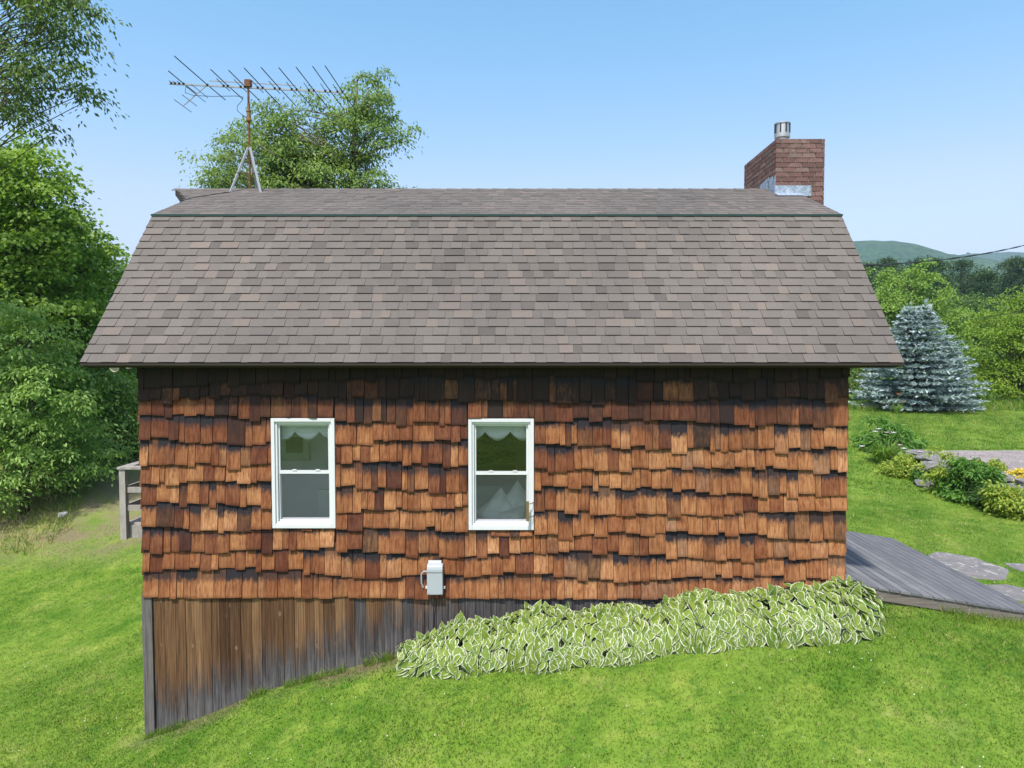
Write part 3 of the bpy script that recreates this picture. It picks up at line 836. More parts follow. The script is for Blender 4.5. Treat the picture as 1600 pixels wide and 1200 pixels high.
th = empty('thermometer', (.105, -.075, -1.98), 'brown strip thermometer on wire brackets at right window edge', 'thermometer')
m = MB(); m.box(.055, .090, -.135, -.120, -2.03, -1.79); m.build('strip', BRASS, th)
for z in (-1.825, -1.985):
    m = MB(); m.tube([(.085, -.118, z), (.12, -.10, z + .003), (.15, -.04, z + .006)], .004, 6); m.build('bracket', DARKROD, th)

# ------------------------------------------------------------------ roof
rf = MB()
def slab(pts, th, x0, x1, tint=None):
    for (y0, z0), (y1, z1) in zip(pts[:-1], pts[1:]):
        d = Vector((0, y1 - y0, z1 - z0)).normalized(); n = Vector((0, -d.z, d.y))
        if n.z < 0: n = -n
        V = []
        for xx in (x0, x1):
            for (yy, zz) in ((y0, z0), (y1, z1)):
                V.append((xx, yy, zz)); V.append((xx, yy - n.y * th, zz - n.z * th))
        rf.add(V, [(0, 2, 6, 4), (1, 5, 7, 3), (0, 4, 5, 1), (2, 3, 7, 6), (0, 1, 3, 2), (4, 6, 7, 5)])
YB = lambda y: 2 * RIDGE[0] - y
slab([EAVE, BRK], .10, XR0, XR1); slab([BRK, RIDGE], .10, XR0, XR1)
slab([(YB(RIDGE[0]), RIDGE[1]), (YB(BRK[0]), BRK[1])], .10, XR0, XR1); slab([(YB(BRK[0]), BRK[1]), (YB(EAVE[0]), EAVE[1])], .10, XR0, XR1)
# prow of the ridge on the left, soffits
PR = -5.74
yp = 2.30
for yy in (yp, YB(yp)):
    zz = gprof(yp)
    rf.add([(XR0, yy, zz), (PR, RIDGE[0], RIDGE[1]), (XR0, RIDGE[0], RIDGE[1]), (XR0, yy, zz - .09), (PR, RIDGE[0], RIDGE[1] - .09), (XR0, RIDGE[0], RIDGE[1] - .09)], [(0, 1, 2), (3, 5, 4), (0, 3, 4, 1), (1, 4, 5, 2), (2, 5, 3, 0)])
rf.box(XR0 + .02, XR1 - .02, -.215, -.001, -.185, -.165)
rf.box(XR0 + .02, XR1 - .02, YB(-.001), YB(-.215), -.185, -.165)
roof = rf.build('roof', FASCIA, house, origin=(-.34, 3.3, 0))


def tabvf(x0, x1, y0, z0, y1, z1, th, rnd, xl=None, xr=None):
    d = Vector((0, y1 - y0, z1 - z0)); L_ = d.length; d.normalize(); n = Vector((0, -d.z, d.y))
    if n.z < 0: n = -n
    g = .0012
    A = Vector((0, y0, z0)); B = Vector((0, y1, z1))
    xa, xb = x0 + g, x1 - g
    V = []
    for P, h, xx0, xx1 in ((A, th, xa, xb), (B, .004, xl if xl is not None else xa, xr if xr is not None else xb)):
        for xx in (xx0, xx1):
            for hh in (h, .001): V.append((xx, P.y + n.y * hh, P.z + n.z * hh))
    F = [(0, 2, 6, 4), (0, 1, 3, 2), (0, 4, 5, 1), (2, 3, 7, 6)]
    LL = [(v[0] + rnd * 11, v[1] + rnd * 7, v[2]) for v in V]
    return V, F, LL


tabs = []
def course(p, q, nrow, front, xlim):
    p = Vector((0, *p)); q = Vector((0, *q)); L_ = (q - p).length; e = L_ / nrow
    for r_ in range(nrow):
        a = p.lerp(q, r_ / nrow); b = p.lerp(q, min(1.0, (r_ + 1.0) / nrow + .10 / nrow))
        x0, x1 = xlim(a.y, b.y)
        x = x0 - random.uniform(0, .2); raised = random.random() < .5
        while x < x1:
            wd = random.uniform(.12, .27) if raised else random.uniform(.09, .20)
            xa, xb = max(x, x0), min(x + wd, x1)
            if x1 - xb < .05: xb = x1; 
            if xb - xa > .02:
                base = np.clip(random.gauss(.52, .12), .02, .86)
                if random.random() < .07: base = random.uniform(.88, 1.0)
                if random.random() < .08: base = random.uniform(.08, .26)
                tabs.append(((xb - xa) * e * front - r_ * 1e-3 * front, xa, xb, a, b, (.019 if raised else .0125) if front > .5 else (.008 if raised else .006), base))
            x = xb if xb == x1 else x + wd
            raised = not raised
            if xb >= x1: break


def lim_f(ya, yb):
    x0, x1 = XR0 - .012, XR1 + .012
    if ya > yp: x0 = XR0 - .012 - (ya - yp) / (RIDGE[0] - yp) * (XR0 - PR)
    if ya > 2.80: x1 = 4.05
    return x0, x1


def lim_b(ya, yb):
    x0, x1 = XR0 - .012, XR1 + .012
    y = YB(ya)
    if y > yp: x0 = XR0 - .012 - (y - yp) / (RIDGE[0] - yp) * (XR0 - PR)
    if ya < 4.62: x1 = 4.05
    return x0, x1


ov = Vector((0, BRK[0] - EAVE[0], BRK[1] - EAVE[1])).normalized()
course((EAVE[0] - ov.y * .02, EAVE[1] - ov.z * .02), BRK, 19, 1.0, lim_f)
ou = Vector((0, RIDGE[0] - BRK[0], RIDGE[1] - BRK[1])).normalized()
UP0 = (BRK[0] - ou.y * .035, BRK[1] - ou.z * .035 + .012)
course(UP0, (RIDGE[0], RIDGE[1] + .006), 15, .4, lim_f)
course((YB(EAVE[0]), EAVE[1]), (YB(BRK[0]), BRK[1]), 19, .01, lim_b)
course((YB(BRK[0]), BRK[1] + .01), (YB(RIDGE[0]), RIDGE[1] + .006), 15, .01, lim_b)
tabs.sort(key=lambda t: -t[0])
rest = MB()
for i, (ar, xa, xb, a, b, th_, base) in enumerate(tabs):
    rr = random.random()
    V, F, L = tabvf(xa, xb, a.y, a.z, b.y, b.z, th_, rr)
    tt = [(base, rr, 0), (base, rr, 1), (base, rr, 1), (base, rr, 1)]        # cut edges black: asphalt, and painted shadow lines between courses
    if i < 300: mk('roof_shingle', V, F, ROOF, roof, tint=tt, loc=L)
    else: rest.add(V, F, (base, rr, 0), L); rest.T[-4:] = tt
tag(rest.build('roof_shingle_remainder', ROOF, roof), kind='stuff')
# ridge caps
x = PR
while x < 4.03:
    x1 = min(x + .25, 4.05); rr = random.random()
    V = [(x - .0, 3.3 - .14, RIDGE[1] - .035), (x, 3.3, RIDGE[1] + .026), (x, 3.3 + .14, RIDGE[1] - .035), (x1 + .03, 3.3 - .14, RIDGE[1] - .043), (x1 + .03, 3.3, RIDGE[1] + .016), (x1 + .03, 3.3 + .14, RIDGE[1] - .043)]
    V += [(v[0], v[1], v[2] - .008) for v in V]
    mk('ridge_cap', V, [(0, 3, 4, 1), (1, 4, 5, 2), (6, 7, 10, 9), (7, 8, 11, 10), (0, 1, 7, 6), (1, 2, 8, 7), (3, 9, 10, 4), (4, 10, 11, 5), (0, 6, 9, 3), (2, 5, 11, 8)], ROOF, roof, tint=(random.uniform(.2, .7), rr, 0), loc=[(v[0] + rr, v[1], v[2]) for v in V])
    x = x1
m = MB(); m.box(XR0 - .015, XR1 + .015, BRK[0] - .050, BRK[0] - .040, BRK[1] - .024, BRK[1] + .004); m.build('drip_edge', GREENTRIM, roof)
m = MB(); m.box(XR0 - .013, XR1 + .013, EAVE[0] - .022, EAVE[0] - .006, EAVE[1] - .044, EAVE[1] - .020); m.build('eave_drip_edge', FASCIA, roof)

# ------------------------------------------------------------------ chimney
CX0, CX1, CY0, CY1, CZT = 4.065, 4.841, 2.90, 4.515, 3.397
m = MB(); m.box(CX0 + .012, CX1 - .012, CY0 + .012, CY1 - .012, -3.6, CZT - .012); chim = m.build('chimney', MORTAR, house)
ch = .0755; nrow = 19; brest = MB()
for r_ in range(nrow):
    z1 = CZT - r_ * ch; z0 = z1 - ch + .009
    for face in ('f', 'l', 'r', 'b'):
        Lw = (CX1 - CX0) if face in 'fb' else (CY1 - CY0)
        u = 0.0 if (r_ % 2) else -.10
        first = True
        if face in 'lr': Lw -= .104; 
        while u < Lw - .01:
            ul = .203; u0, u1 = max(0, u), min(u + ul, Lw)
            if u1 - u0 > .012:
                pr = random.uniform(0, .004); t = (random.random(), 1.0 if r_ < 3 and random.random() < .7 else (.8 if face == 'l' and random.random() < .4 else .25), 0)
                if face == 'f': b = (CX0 + u0, CX0 + u1, CY0 - pr, CY0 + .10)
                elif face == 'b': b = (CX0 + u0, CX0 + u1, CY1 - .10, CY1 + pr)
                elif face == 'l': b = (CX0 - pr, CX0 + .10, CY0 + .104 + u0, min(CY0 + .104 + u1, CY1 - .104))
                else: b = (CX1 - .10, CX1 + pr, CY0 + .104 + u0, min(CY0 + .104 + u1, CY1 - .104))
                if b[3] - b[2] > .02:
                    V, F = boxvf(b[0] + .0, b[1] - (.009 if face in 'fb' and u1 < Lw - .001 else 0), b[2], b[3] - (.009 if face in 'lr' else 0), z0, z1)
                    rr = random.random(); L = [(v[0] + rr * 9, v[1] + rr * 5, v[2]) for v in V]
                    vis = (face == 'f' and z1 > 2.1) or (face == 'l' and z1 > gprof(b[3]) - .05)
                    if vis: mk('brick', V, F, BRICK, chim, tint=t, loc=L)
                    else: brest.add(V, F, t, L)
            u += ul + .009
tag(brest.build('brick_remainder', BRICK, chim), kind='stuff')
m = MB(); m.box(CX0 + .06, CX1 - .06, CY0 + .06, CY1 - .06, CZT - .02, CZT + .018); m.build('chimney_crown', MORTAR, chim)
FC = (4.395, 3.55, CZT + .018)
m = MB(); m.lathe(FC, [(.085, 0), (.085, .175), (.126, .19), (.130, .255), (.116, .26), (.116, .41), (.132, .415), (.132, .43), (.11, .44)], 24); cap = m.build('flue_cap', STEEL, chim)
for k in range(8):
    a = k * math.pi / 4 + .2; m = MB(); m.box(FC[0] + .121 * math.cos(a) - .009, FC[0] + .121 * math.cos(a) + .009, FC[1] + .121 * math.sin(a) - .009, FC[1] + .121 * math.sin(a) + .009, FC[2] + .257, FC[2] + .413); 
    # slim uprights round the cap
    m.build('cap_strut', DARKROD, chim)
m = MB(); m.box(CX0 - .012, XR1 + .2, CY0 - .014, CY0 - .006, 2.49, 2.66); m.build('flashing', LEAD, chim)
m = MB(); m.beam((CX0 - .01, CY0 - .16, 2.475), (XR1 + .02, CY0 - .16, 2.475), .02, .012); m.add([(CX0 - .03, CY0 - .22, 2.458), (XR1 + .03, CY0 - .22, 2.458), (XR1 + .03, CY0 - .012, 2.545), (CX0 - .03, CY0 - .012, 2.545)], [(0, 1, 2, 3)]); m.build('flashing_apron', LEAD, chim)
for (ya, yb, zt) in ((2.895, 3.03, .30), (3.02, 3.22, .26), (3.2, 3.62, .22)):
    za, zb = gprof(ya) + .005, gprof(min(yb, 3.3)) + .005
    m = MB(); V = [(CX0 - .010, ya, za), (CX0 - .010, yb, zb), (CX0 - .010, yb, zb + zt * .62), (CX0 - .010, ya, za + zt)]; V += [(v[0] + .006, v[1], v[2]) for v in V]
    m.add(V, [(3, 2, 1, 0), (4, 5, 6, 7), (0, 1, 5, 4), (2, 3, 7, 6), (1, 2, 6, 5), (3, 0, 4, 7)]); m.build('step_flashing', LEAD, chim)

# ------------------------------------------------------------------ roof antenna
BOOMM = m_plain('weathered_aluminium', (0.30, 0.31, 0.32), 0.5, 0.3, 25, 0.5)
an = empty('roof_antenna', (-4.5, 3.3, 2.70), 'rusty television antenna on tripod mast at left end of roof ridge', 'antenna')
m = MB(); m.tube([(-4.5, 3.3, 2.66), (-4.5, 3.3, 4.42)], .018, 10); m.build('mast', RUST, an)
for q in ((-4.72, 3.02, gprof(3.02)), (-4.22, 3.02, gprof(3.02)), (-4.5, 3.74, gprof(3.74))):
    m = MB(); m.beam(q, (-4.5 + (q[0] + 4.5) * .06, 3.3 + (q[1] - 3.3) * .06, 3.37), .028, .028); m.build('tripod_leg', GREYLEG, an)
m = MB(); z = 2.92
pts = [(-4.64, 3.12, z), (-4.36, 3.12, z), (-4.5, 3.58, z), (-4.64, 3.12, z)]
for a, b in zip(pts[:-1], pts[1:]): m.tube([a, b], .007, 6)
m.build('tripod_brace', RUST, an)
m = MB(); m.lathe((-4.5, 3.3, 3.79), [(.03, 0), (.045, .02), (.045, .05), (.034, .06), (.034, .16), (.042, .165), (.042, .19), (.026, .2), (.026, .3)], 12); m.build('rotor', m_plain('rotor_paint', (0.22, 0.13, 0.04), .6, .4, 25), an)
m = MB(); m.box(-4.55, -4.45, 3.26, 3.34, 4.36, 4.47); m.build('boom_clamp', RUST, an)
def zb_(x): return 4.41 + (x + 5.80) * (4.27 - 4.41) / 2.85
m = MB(); m.beam((-5.80, 3.3, zb_(-5.80)), (-2.93, 3.3, zb_(-2.93)), .022, .022); m.build('boom', BOOMM, an)
m = MB(); m.beam((-5.14, 3.3, 4.46), (-3.72, 3.3, 4.385), .014, .014); m.build('upper_boom', BOOMM, an)
def elem(x, hn, hf, r_=.0078, dz=0, sl=0):
    m = MB(); z = zb_(x) + .012 + dz; hn *= .82; hf *= .82
    m.tube([(x - sl, 3.3 - hn, z + .01), (x, 3.3, z), (x + sl, 3.3 + hf, z + .004)], r_, 6); m.build('element', DARKROD, an)
    m = MB(); m.box(x - .014, x + .014, 3.275, 3.325, z - .018, z + .012); m.build('element_clamp', BLACKP, an)
for x, hn, hf in ((-5.56, .62, .55), (-5.17, 1.35, .85), (-4.83, .80, .75), (-4.55, .80, .75), (-4.26, .95, 1.0), (-3.98, 1.02, 1.0), (-3.70, 1.05, 1.0), (-3.42, 1.12, 1.0), (-3.15, 1.20, 1.1), (-2.95, 1.25, 1.1)): elem(x, hn, hf)
for x in (-4.90, -4.62, -4.34, -4.06, -3.78, -3.50, -3.23, -3.03): elem(x, .34, .3, .006)
for x in (-5.76, -5.70, -5.63): elem(x, .10, .10, .006)
m = MB(); m.beam((-5.20, 3.3, 4.37), (-5.58, 3.3, 4.05), .012, .012); m.build('reflector_arm', BOOMM, an)
for x, z, h in ((-5.58, 4.05, .30), (-5.47, 4.14, .26), (-5.36, 4.235, .34), (-5.30, 4.29, .3)):
    m = MB(); m.tube([(x, 3.3 - h, z), (x, 3.3 + h, z)], .005, 6); m.build('reflector_rod', DARKROD, an)
m = MB(); m.tube([(-5.52, 3.28, 4.36), (-5.53, 3.28, 4.26), (-5.40, 3.28, 4.215), (-5.1, 3.28, 4.20), (-4.7, 3.28, 4.205), (-4.58, 3.28, 4.19), (-4.60, 3.28, 4.13), (-4.68, 3.28, 4.04), (-4.68, 3.28, 3.97), (-4.60, 3.28, 3.90), (-4.53, 3.28, 3.86)], .005, 6); m.build('coaxial_cable', CABLE, an)
m = MB(); m.tube([(-4.70, 3.0, gprof(3.0) + .022), (-4.85, 2.85, gprof(2.85) + .02), (-5.05, 2.6, gprof(2.6) + .02), (-5.16, 2.3, gprof(2.3) + .02), (-5.17, 2.1, gprof(2.1) - .06)], .006, 6); m.build('lead_in_cable', CABLE, an)

# ------------------------------------------------------------------ meter box, flood light
mbx = empty('utility_box', (-1.045, -.05, -2.93), 'small grey utility box on the shakes above the hostas', 'utility box')
m = MB(); V = []
prof = [(-.052, -2.93), (-.13, -2.93), (-.135, -2.62), (-.125, -2.585), (-.10, -2.565), (-.052, -2.56)]
for xx in (-1.142, -.952):
    for y, z in prof: V.append((xx, y, z))
n = len(prof); F = [tuple(range(n))[::-1], tuple(range(n, 2 * n))] + [(i, (i + 1) % n, n + (i + 1) % n, n + i) for i in range(n)]
m.add(V, [f[::-1] for f in F]); ob = m.build('cover', BOXP, mbx); bv = ob.modifiers.new('bevel', 'BEVEL'); bv.width = .008; bv.segments = 2
m = MB(); m.box(-1.132, -.975, -.062, -.052, -2.56, -2.528); m.build('mounting_flange', VINYL, mbx)
m = MB(); m.box(-1.140, -.954, -.1385, -.1355, -2.655, -2.652); m.build('cover_seam', BLACKP, mbx)
for xx, zz in ((-1.12, -2.91), (-.975, -2.91)):
    m = MB(); m.lathe((xx, -.134, zz), [(.006, 0), (.006, .004)], 8); m.build('screw', STEEL, mbx)
for xx in (-1.166, -.950):
    m = MB(); m.box(xx, xx + .022, -.08, -.054, -2.87, -2.84); m.build('lug', VINYL, mbx)
m = MB(); m.tube([(-1.14, -.085, -2.655), (-1.185, -.085, -2.655), (-1.215, -.08, -2.69), (-1.215, -.072, -2.80), (-1.195, -.062, -2.86)], .010, 8); m.build('conduit', GREYLEG, mbx)
m = MB(); m.tube([(-1.065, -.075, -2.925), (-1.065, -.07, -3.05), (-1.075, -.05, -3.14), (-1.078, -.03, -3.40)], .007, 7); m.build('cable', CABLE, mbx)

RIMP = m_plain('lamp_rim', (.45, .43, .30), .4); LENSP = m_plain('lamp_lens', (.10, .12, .09), .15, spec=.6)
fl = empty('flood_light', (-4.75, .5, -.19), 'twin round flood light under the left eave', 'flood light')
m = MB(); m.box(-4.70, -4.652, .44, .56, -.26, -.10); m.build('base_plate', BOXP, fl)
m = MB(); m.tube([(-4.69, .5, -.15), (-4.95, .5, -.13), (-5.12, .44, -.17)], .012, 6); m.build('arm', BOXP, fl)
for (x, y, z) in ((-5.16, .42, -.20), (-5.00, .46, -.16)):
    m = MB(); n = 16; V = []; F = []
    for (r_, d_) in ((.02, .08), (.052, .03), (.058, 0), (.050, -.004), (.044, .01)):
        for k in range(n): a = 2 * math.pi * k / n; V.append((x + r_ * math.cos(a), y + d_, z + r_ * math.sin(a)))
    for j in range(4):
        for k in range(n): F.append((j * n + k, (j + 1) * n + k, (j + 1) * n + (k + 1) % n, j * n + (k + 1) % n))
    m.add(V, F); hd = m.build('lamp_head', RIMP, fl)
    m = MB(); m.add(V[4 * n:5 * n], [tuple(range(n))]); m.build('lens', LENSP, hd)

# ------------------------------------------------------------------ left deck
dk = empty('side_deck', (-5.3, 3.4, -4.6), 'grey weathered wooden deck with railing beyond the left house corner', 'deck')
DX0, DY0, DY1, DZT = -5.95, 1.98, 4.9, -2.56
k = 0; y = DY0 + .002
while y < DY1 - .01:
    m = MB(); r_ = random.random(); m.box(DX0 + .003, XW0 - .06, y, y + .135, DZT - .03, DZT, tint=(r_, 0, 0)); m.build('plank', RAILW, dk); y += .141
for a in ((DX0, XW0 - .06, DY0 - .04, DY0 - .001), (DX0 - .001, DX0 + .04, DY0 + .001, DY1)):
    m = MB(); m.box(*a, DZT - .225, DZT - .0315, tint=(.7, 0, 0)); m.build('rim_board', RAILW, dk)
for (x, y, z0, z1, s_) in ((DX0 - .012, DY0 - .13, DZT - .225, -1.735, .088), (DX0 + .02, DY0 + .42, DZT + .001, -1.76, .07), (DX0 - .012, DY1 - .09, DZT - .225, -1.735, .088)):
    m = MB(); m.box(x, x + s_, y, y + s_, z0, z1, tint=(.8, 0, 0)); m.build('post', RAILW, dk)
m = MB(); m.box(DX0 - .03, XW0 - .06, DY0 - .15, DY0 + .0, -1.734, -1.70, tint=(.55, 0, 0)); m.build('rail_cap', RAILW, dk)
m = MB(); m.box(DX0 - .03, DX0 + .12, DY0 + .001, DY1, -1.734, -1.70, tint=(.5, 0, 0)); m.build('rail_cap', RAILW, dk)
for z in (-2.05, -2.32):
    m = MB(); m.box(DX0 + .077, XW0 - .06, DY0 - .09, DY0 - .055, z - .04, z + .04, tint=(.75, 0, 0)); m.build('rail', RAILW, dk)
    m = MB(); m.box(DX0 + .0, DX0 + .035, DY0 + .0, DY1 - .09, z - .04, z + .04, tint=(.4, 0, 0)); m.build('rail', RAILW, dk)
m = MB(); m.box(DX0 + .10, XW0 - .1, DY0 + .44, DY0 + .475, -1.98, -1.80, tint=(.25, 0, 0)); m.box(DX0 + .10, XW0 - .1, DY0 + .44, DY0 + .475, -2.22, -2.10, tint=(.25, 0, 0)); m.build('bench_back', RAILW, dk)
for x, y in ((-5.45, 2.2), (-5.45, 4.6), (-4.85, 4.6)):
    m = MB(); m.box(x, x + .14, y, y + .14, g1(x, y) - .1, DZT - .0315, tint=(.4, 0, 0)); m.build('support_post', RAILW, dk)

# ------------------------------------------------------------------ ramp on the right
rp = empty('entry_ramp', (5.3, 2.1, -3.4), 'low grey plank ramp beside the right wall of the house', 'ramp')
RX0, RX1, RY0, RY1 = 3.975, 6.66, .33, 4.0
def rz(x): return -2.905 - (x - 3.975) * .162
x = RX0; npl = 19; wd = (RX1 - RX0) / npl
for k in range(npl):
    xa, xb = x + .005, x + wd - .005; r_ = random.random(); e0 = random.uniform(-.004, .004); e1 = random.uniform(-.03, .03)
    V, F = boxvf(xa, xb, RY0 + e0, RY1 + e1, 0, 0)
    V = [(v[0], v[1], rz(v[0]) - (.028 if i < 4 else 0) + random.uniform(-.0015, .0015)) for i, v in enumerate(V)]
    mk('plank', V, F, DECKW, rp, tint=(r_, 0, 0), loc=[(v[0] + r_ * 13, v[1] + r_ * 29, v[2]) for v in V])
    x += wd
def joist(y0, y1, d0, d1, xa=RX0 + .02, xb=RX1 - .03, t=.5, nm='joist'):
    V = [(xa, y0, rz(xa) - d1), (xb, y0, rz(xb) - d1), (xb, y1, rz(xb) - d1), (xa, y1, rz(xa) - d1), (xa, y0, rz(xa) - d0), (xb, y0, rz(xb) - d0), (xb, y1, rz(xb) - d0), (xa, y1, rz(xa) - d0)]
    mk(nm, V, BF, RIMW, rp, tint=(t, 0, 0), loc=V)
joist(RY0 + .02, RY0 + .058, .031, .165, t=.7, nm='side_board')
joist(RY0 + .05, RY0 + .088, .168, .200, t=.35, nm='lower_side_board')
for y in (1.4, 2.4, 3.3): joist(y, y + .04, .031, .165)
joist(RY1 - .08, RY1 - .04, .031, .165)
for x, y in ((4.4, .44), (5.4, .44), (4.4, 3.9), (5.4, 3.9)):
    m = MB(); m.box(x, x + .12, y, y + .09, g1(x, y) - .05, rz(x) - .20 if y < 1 else rz(x) - .17); m.build('support_block', RIMW, rp)

# ------------------------------------------------------------------ leaves and trees
def unit(v): return v / np.maximum(np.linalg.norm(v, axis=-1, keepdims=True), 1e-9)


def leafmesh(P, D, N, ln, wd, fold=.16):
    """folded diamond leaves: base P, direction D, face normal N"""
    D = unit(D); N = unit(N - D * (N * D).sum(1, keepdims=True)); S = np.cross(D, N)
    ln = ln[:, None]; wd = wd[:, None]; n = len(P)
    V = np.empty((n, 4, 3)); V[:, 0] = P; V[:, 2] = P + D * ln
    mid = P + D * ln * .42
    V[:, 1] = mid + S * wd * .5 + N * ln * fold; V[:, 3] = mid - S * wd * .5 + N * ln * fold
    i = np.arange(n) * 4
    F = np.stack([np.stack([i, i + 1, i + 2], 1), np.stack([i, i + 2, i + 3], 1)], 1).reshape(-1, 3)
    return V.reshape(-1, 3), F


def clusters(rg, lobes, n, inner=.45):
    lb = np.array(lobes, float); vol = lb[:, 3] * lb[:, 4] * lb[:, 5]; k = rg.choice(len(lb), n, p=vol / vol.sum())
    d = unit(rg.normal(size=(n, 3))); r = (inner + (1 - inner) * rg.random(n) ** .6)
    r *= 1 + .22 * rg.normal(size=n) * (rg.random(n) < .35)
    return lb[k, :3] + d * r[:, None] * lb[k, 3:6], k


def crown_leaves(rg, C, per, cr, flat, ll, lw, droop=.35, jit=.6, centre=None, grey=0.0):
    n = len(C); cnt = rg.poisson(per, n); idx = np.repeat(np.arange(n), cnt); tot = len(idx)
    size = (cr * (.65 + .7 * rg.random(n)))[idx]
    off = rg.normal(size=(tot, 3)) * .5; off[:, 2] *= flat
    # pads arch downward away from their middle
    off[:, 2] -= .35 * (off[:, 0] ** 2 + off[:, 1] ** 2)
    P = C[idx] + off * size[:, None]
    out = unit(np.stack([off[:, 0], off[:, 1], off[:, 2] * .3], 1) + .5 * rg.normal(size=(tot, 3)))
    D = out.copy(); D[:, 2] -= droop + .3 * rg.random(tot)
    N = np.stack([rg.normal(-.12, jit, tot), rg.normal(-.45, jit, tot), np.full(tot, .85)], 1)      # blades turn to the light
    ln = ll * (.65 + .7 * rg.random(tot)); V, F = leafmesh(P, D, N, ln, ln * lw * (.8 + .4 * rg.random(tot)))
    ct = rg.random(n)[idx]
    t = np.stack([rg.random(tot), np.clip(ct + .12 * rg.normal(size=tot), 0, 1), np.zeros(tot)], 1)
    return V, F, np.repeat(t, 2, axis=0)


def limb_mesh(rg, base, top, r0, C, frac=.6, r1=.05, crook=.12):
    """trunk from base to top plus a crooked limb to a share of the leaf clusters"""
    m = MB(); base = np.array(base, float); top = np.array(top, float)
    n = 9; pts = []
    for i in range(n):
        t = i / (n - 1); p = base * (1 - t) + top * t
        p = p + np.array([math.sin(t * 5 + base[0]) * crook, math.cos(t * 4 + base[1]) * crook, 0]) * (1 if 0 < i else 0)
        pts.append(p)
    rad = [r0 * (1.25 if i == 0 else 1) * (1 - i / (n - 1)) + r1 * i / (n - 1) for i in range(n)]
    m.tube([tuple(p) for p in pts], rad, 9)
    sel = [c for c in C if rg.random() < frac]
    for c in sel:
        hz = np.hypot(c[0] - base[0], c[1] - base[1])
        t = np.clip((c[2] - .75 * hz - base[2]) / max(.1, top[2] - base[2]), .15, .97)
        a = pts[min(n - 1, int(t * (n - 1) + .5))]
        q = []
        for j in range(5):
            s = j / 4; p = a * (1 - s) + c * s
            p = p + np.array([0, 0, .10 * hz * math.sin(s * math.pi)]) + rg.normal(size=3) * .05 * hz * (0 < j < 4)
            q.append(tuple(p))
        rr = max(.012, .05 * (r0 / .2) * (1 - t * .6))
        m.tube(q, [rr, rr * .8, rr * .6, rr * .4, rr * .2], 5)
    return m


LM = {}
LM['maple'] = m_leaf('maple_leaf', (0.12, 0.235, 0.03), (0.27, 0.42, 0.06), (0.34, 0.49, 0.09))
LM['elder'] = m_leaf('box_elder_leaf', (0.16, 0.3, 0.06), (0.3, 0.46, 0.115), (0.38, 0.54, 0.17))
LM['dark'] = m_leaf('dark_leaf', (0.055, 0.125, 0.026), (0.11, 0.205, 0.04), (0.15, 0.25, 0.055))
LM['ash'] = m_leaf('ash_leaf', (0.12, 0.215, 0.045), (0.21, 0.32, 0.065), (0.27, 0.39, 0.1))
LM['light'] = m_leaf('light_leaf', (0.138, 0.268, 0.036), (0.203, 0.341, 0.049), (0.261, 0.406, 0.072))
LM['yellow'] = m_leaf('yellow_green_leaf', (0.147, 0.266, 0.020), (0.224, 0.350, 0.028), (0.287, 0.413, 0.045))
LM['ashdark'] = m_leaf('shaded_ash_leaf', (0.075, 0.14, 0.035), (0.13, 0.21, 0.05), (0.18, 0.27, 0.075))  # darker copy of the ash leaf, backlit shade put into the colour
LM['shade'] = m_leaf('dim_leaf', (0.022, 0.045, 0.012), (0.045, 0.08, 0.02), (0.06, 0.10, 0.028), .15)  # shade behind the house painted into this leaf colour
LM['pine'] = m_leaf('pine_needle', (0.038, 0.085, 0.03), (0.07, 0.135, 0.045), (0.1, 0.175, 0.06), .12)
LM['spruce'] = m_leaf('blue_spruce_needle', (0.18, 0.27, 0.275), (0.31, 0.41, 0.42), (0.52, 0.62, 0.63), .08)


def tree(name, label, base, top, r0, lobes, ncl, per, cr, flat, ll, lw, mat, seed, cat='tree', inner=.45, bark=BARK, frac=.5, droop=.35, group=None, jit=.6, extra=None):
    rg = np.random.default_rng(seed)
    base = (base[0], base[1], g1(base[0], base[1]) - .05)
    e = empty(name, base, label, cat, group)
    C, k = clusters(rg, lobes, ncl, inner)
    C = C[C[:, 2] > base[2] + .25]
    limb_mesh(rg, base, top, r0, C, frac).build('trunk', bark, e, origin=base, smooth=True)
    V, F, t = crown_leaves(rg, C, per, cr, flat, ll, lw, droop, jit)
    ok = V[:, 2].reshape(-1, 4).min(1) > gz(V[::4, 0], V[::4, 1]) - .02
    V = V.reshape(-1, 4, 3)[ok].reshape(-1, 3); t = t.reshape(-1, 2, 3)[ok].reshape(-1, 3); F = F[:len(t)]
    mk('crown', V, F, LM[mat], e, tint=t, origin=base)
    return e


# left edge of the lawn
tree('maple_tree', 'tall bright green maple at far left above the paler shrubs', (-14.6, 11.6), (-14.4, 12.0, 5.5), .24,
     [(-14.9, 11.8, 4.6, 1.9, 2.0, 1.9), (-14.2, 11.7, 4.5, 1.3, 1.4, 1.2), (-13.9, 11.6, 2.9, 1.7, 1.8, 1.5), (-15.2, 11.2, 1.6, 2.0, 1.8, 1.8), (-13.6, 11.9, 1.0, 1.6, 1.6, 1.3), (-14.4, 11.4, -.8, 2.0, 1.7, 1.6)], 400, 105, .52, .34, .125, .75, 'maple', 101)
tree('maple_tree', 'second maple with drooping side boughs close to the left roof edge', (-14.6, 14.6), (-14.4, 14.4, 4.5), .2,
     [(-14.7, 14.4, 3.6, 1.35, 1.5, 1.25), (-13.7, 14.2, 2.3, 1.25, 1.4, 1.2), (-14.6, 14.4, .9, 1.9, 1.6, 1.5), (-13.9, 14.2, -.6, 1.4, 1.4, 1.3), (-15.6, 14.5, 1.5, 1.7, 1.6, 2.2)], 245, 100, .47, .32, .125, .75, 'maple', 102)
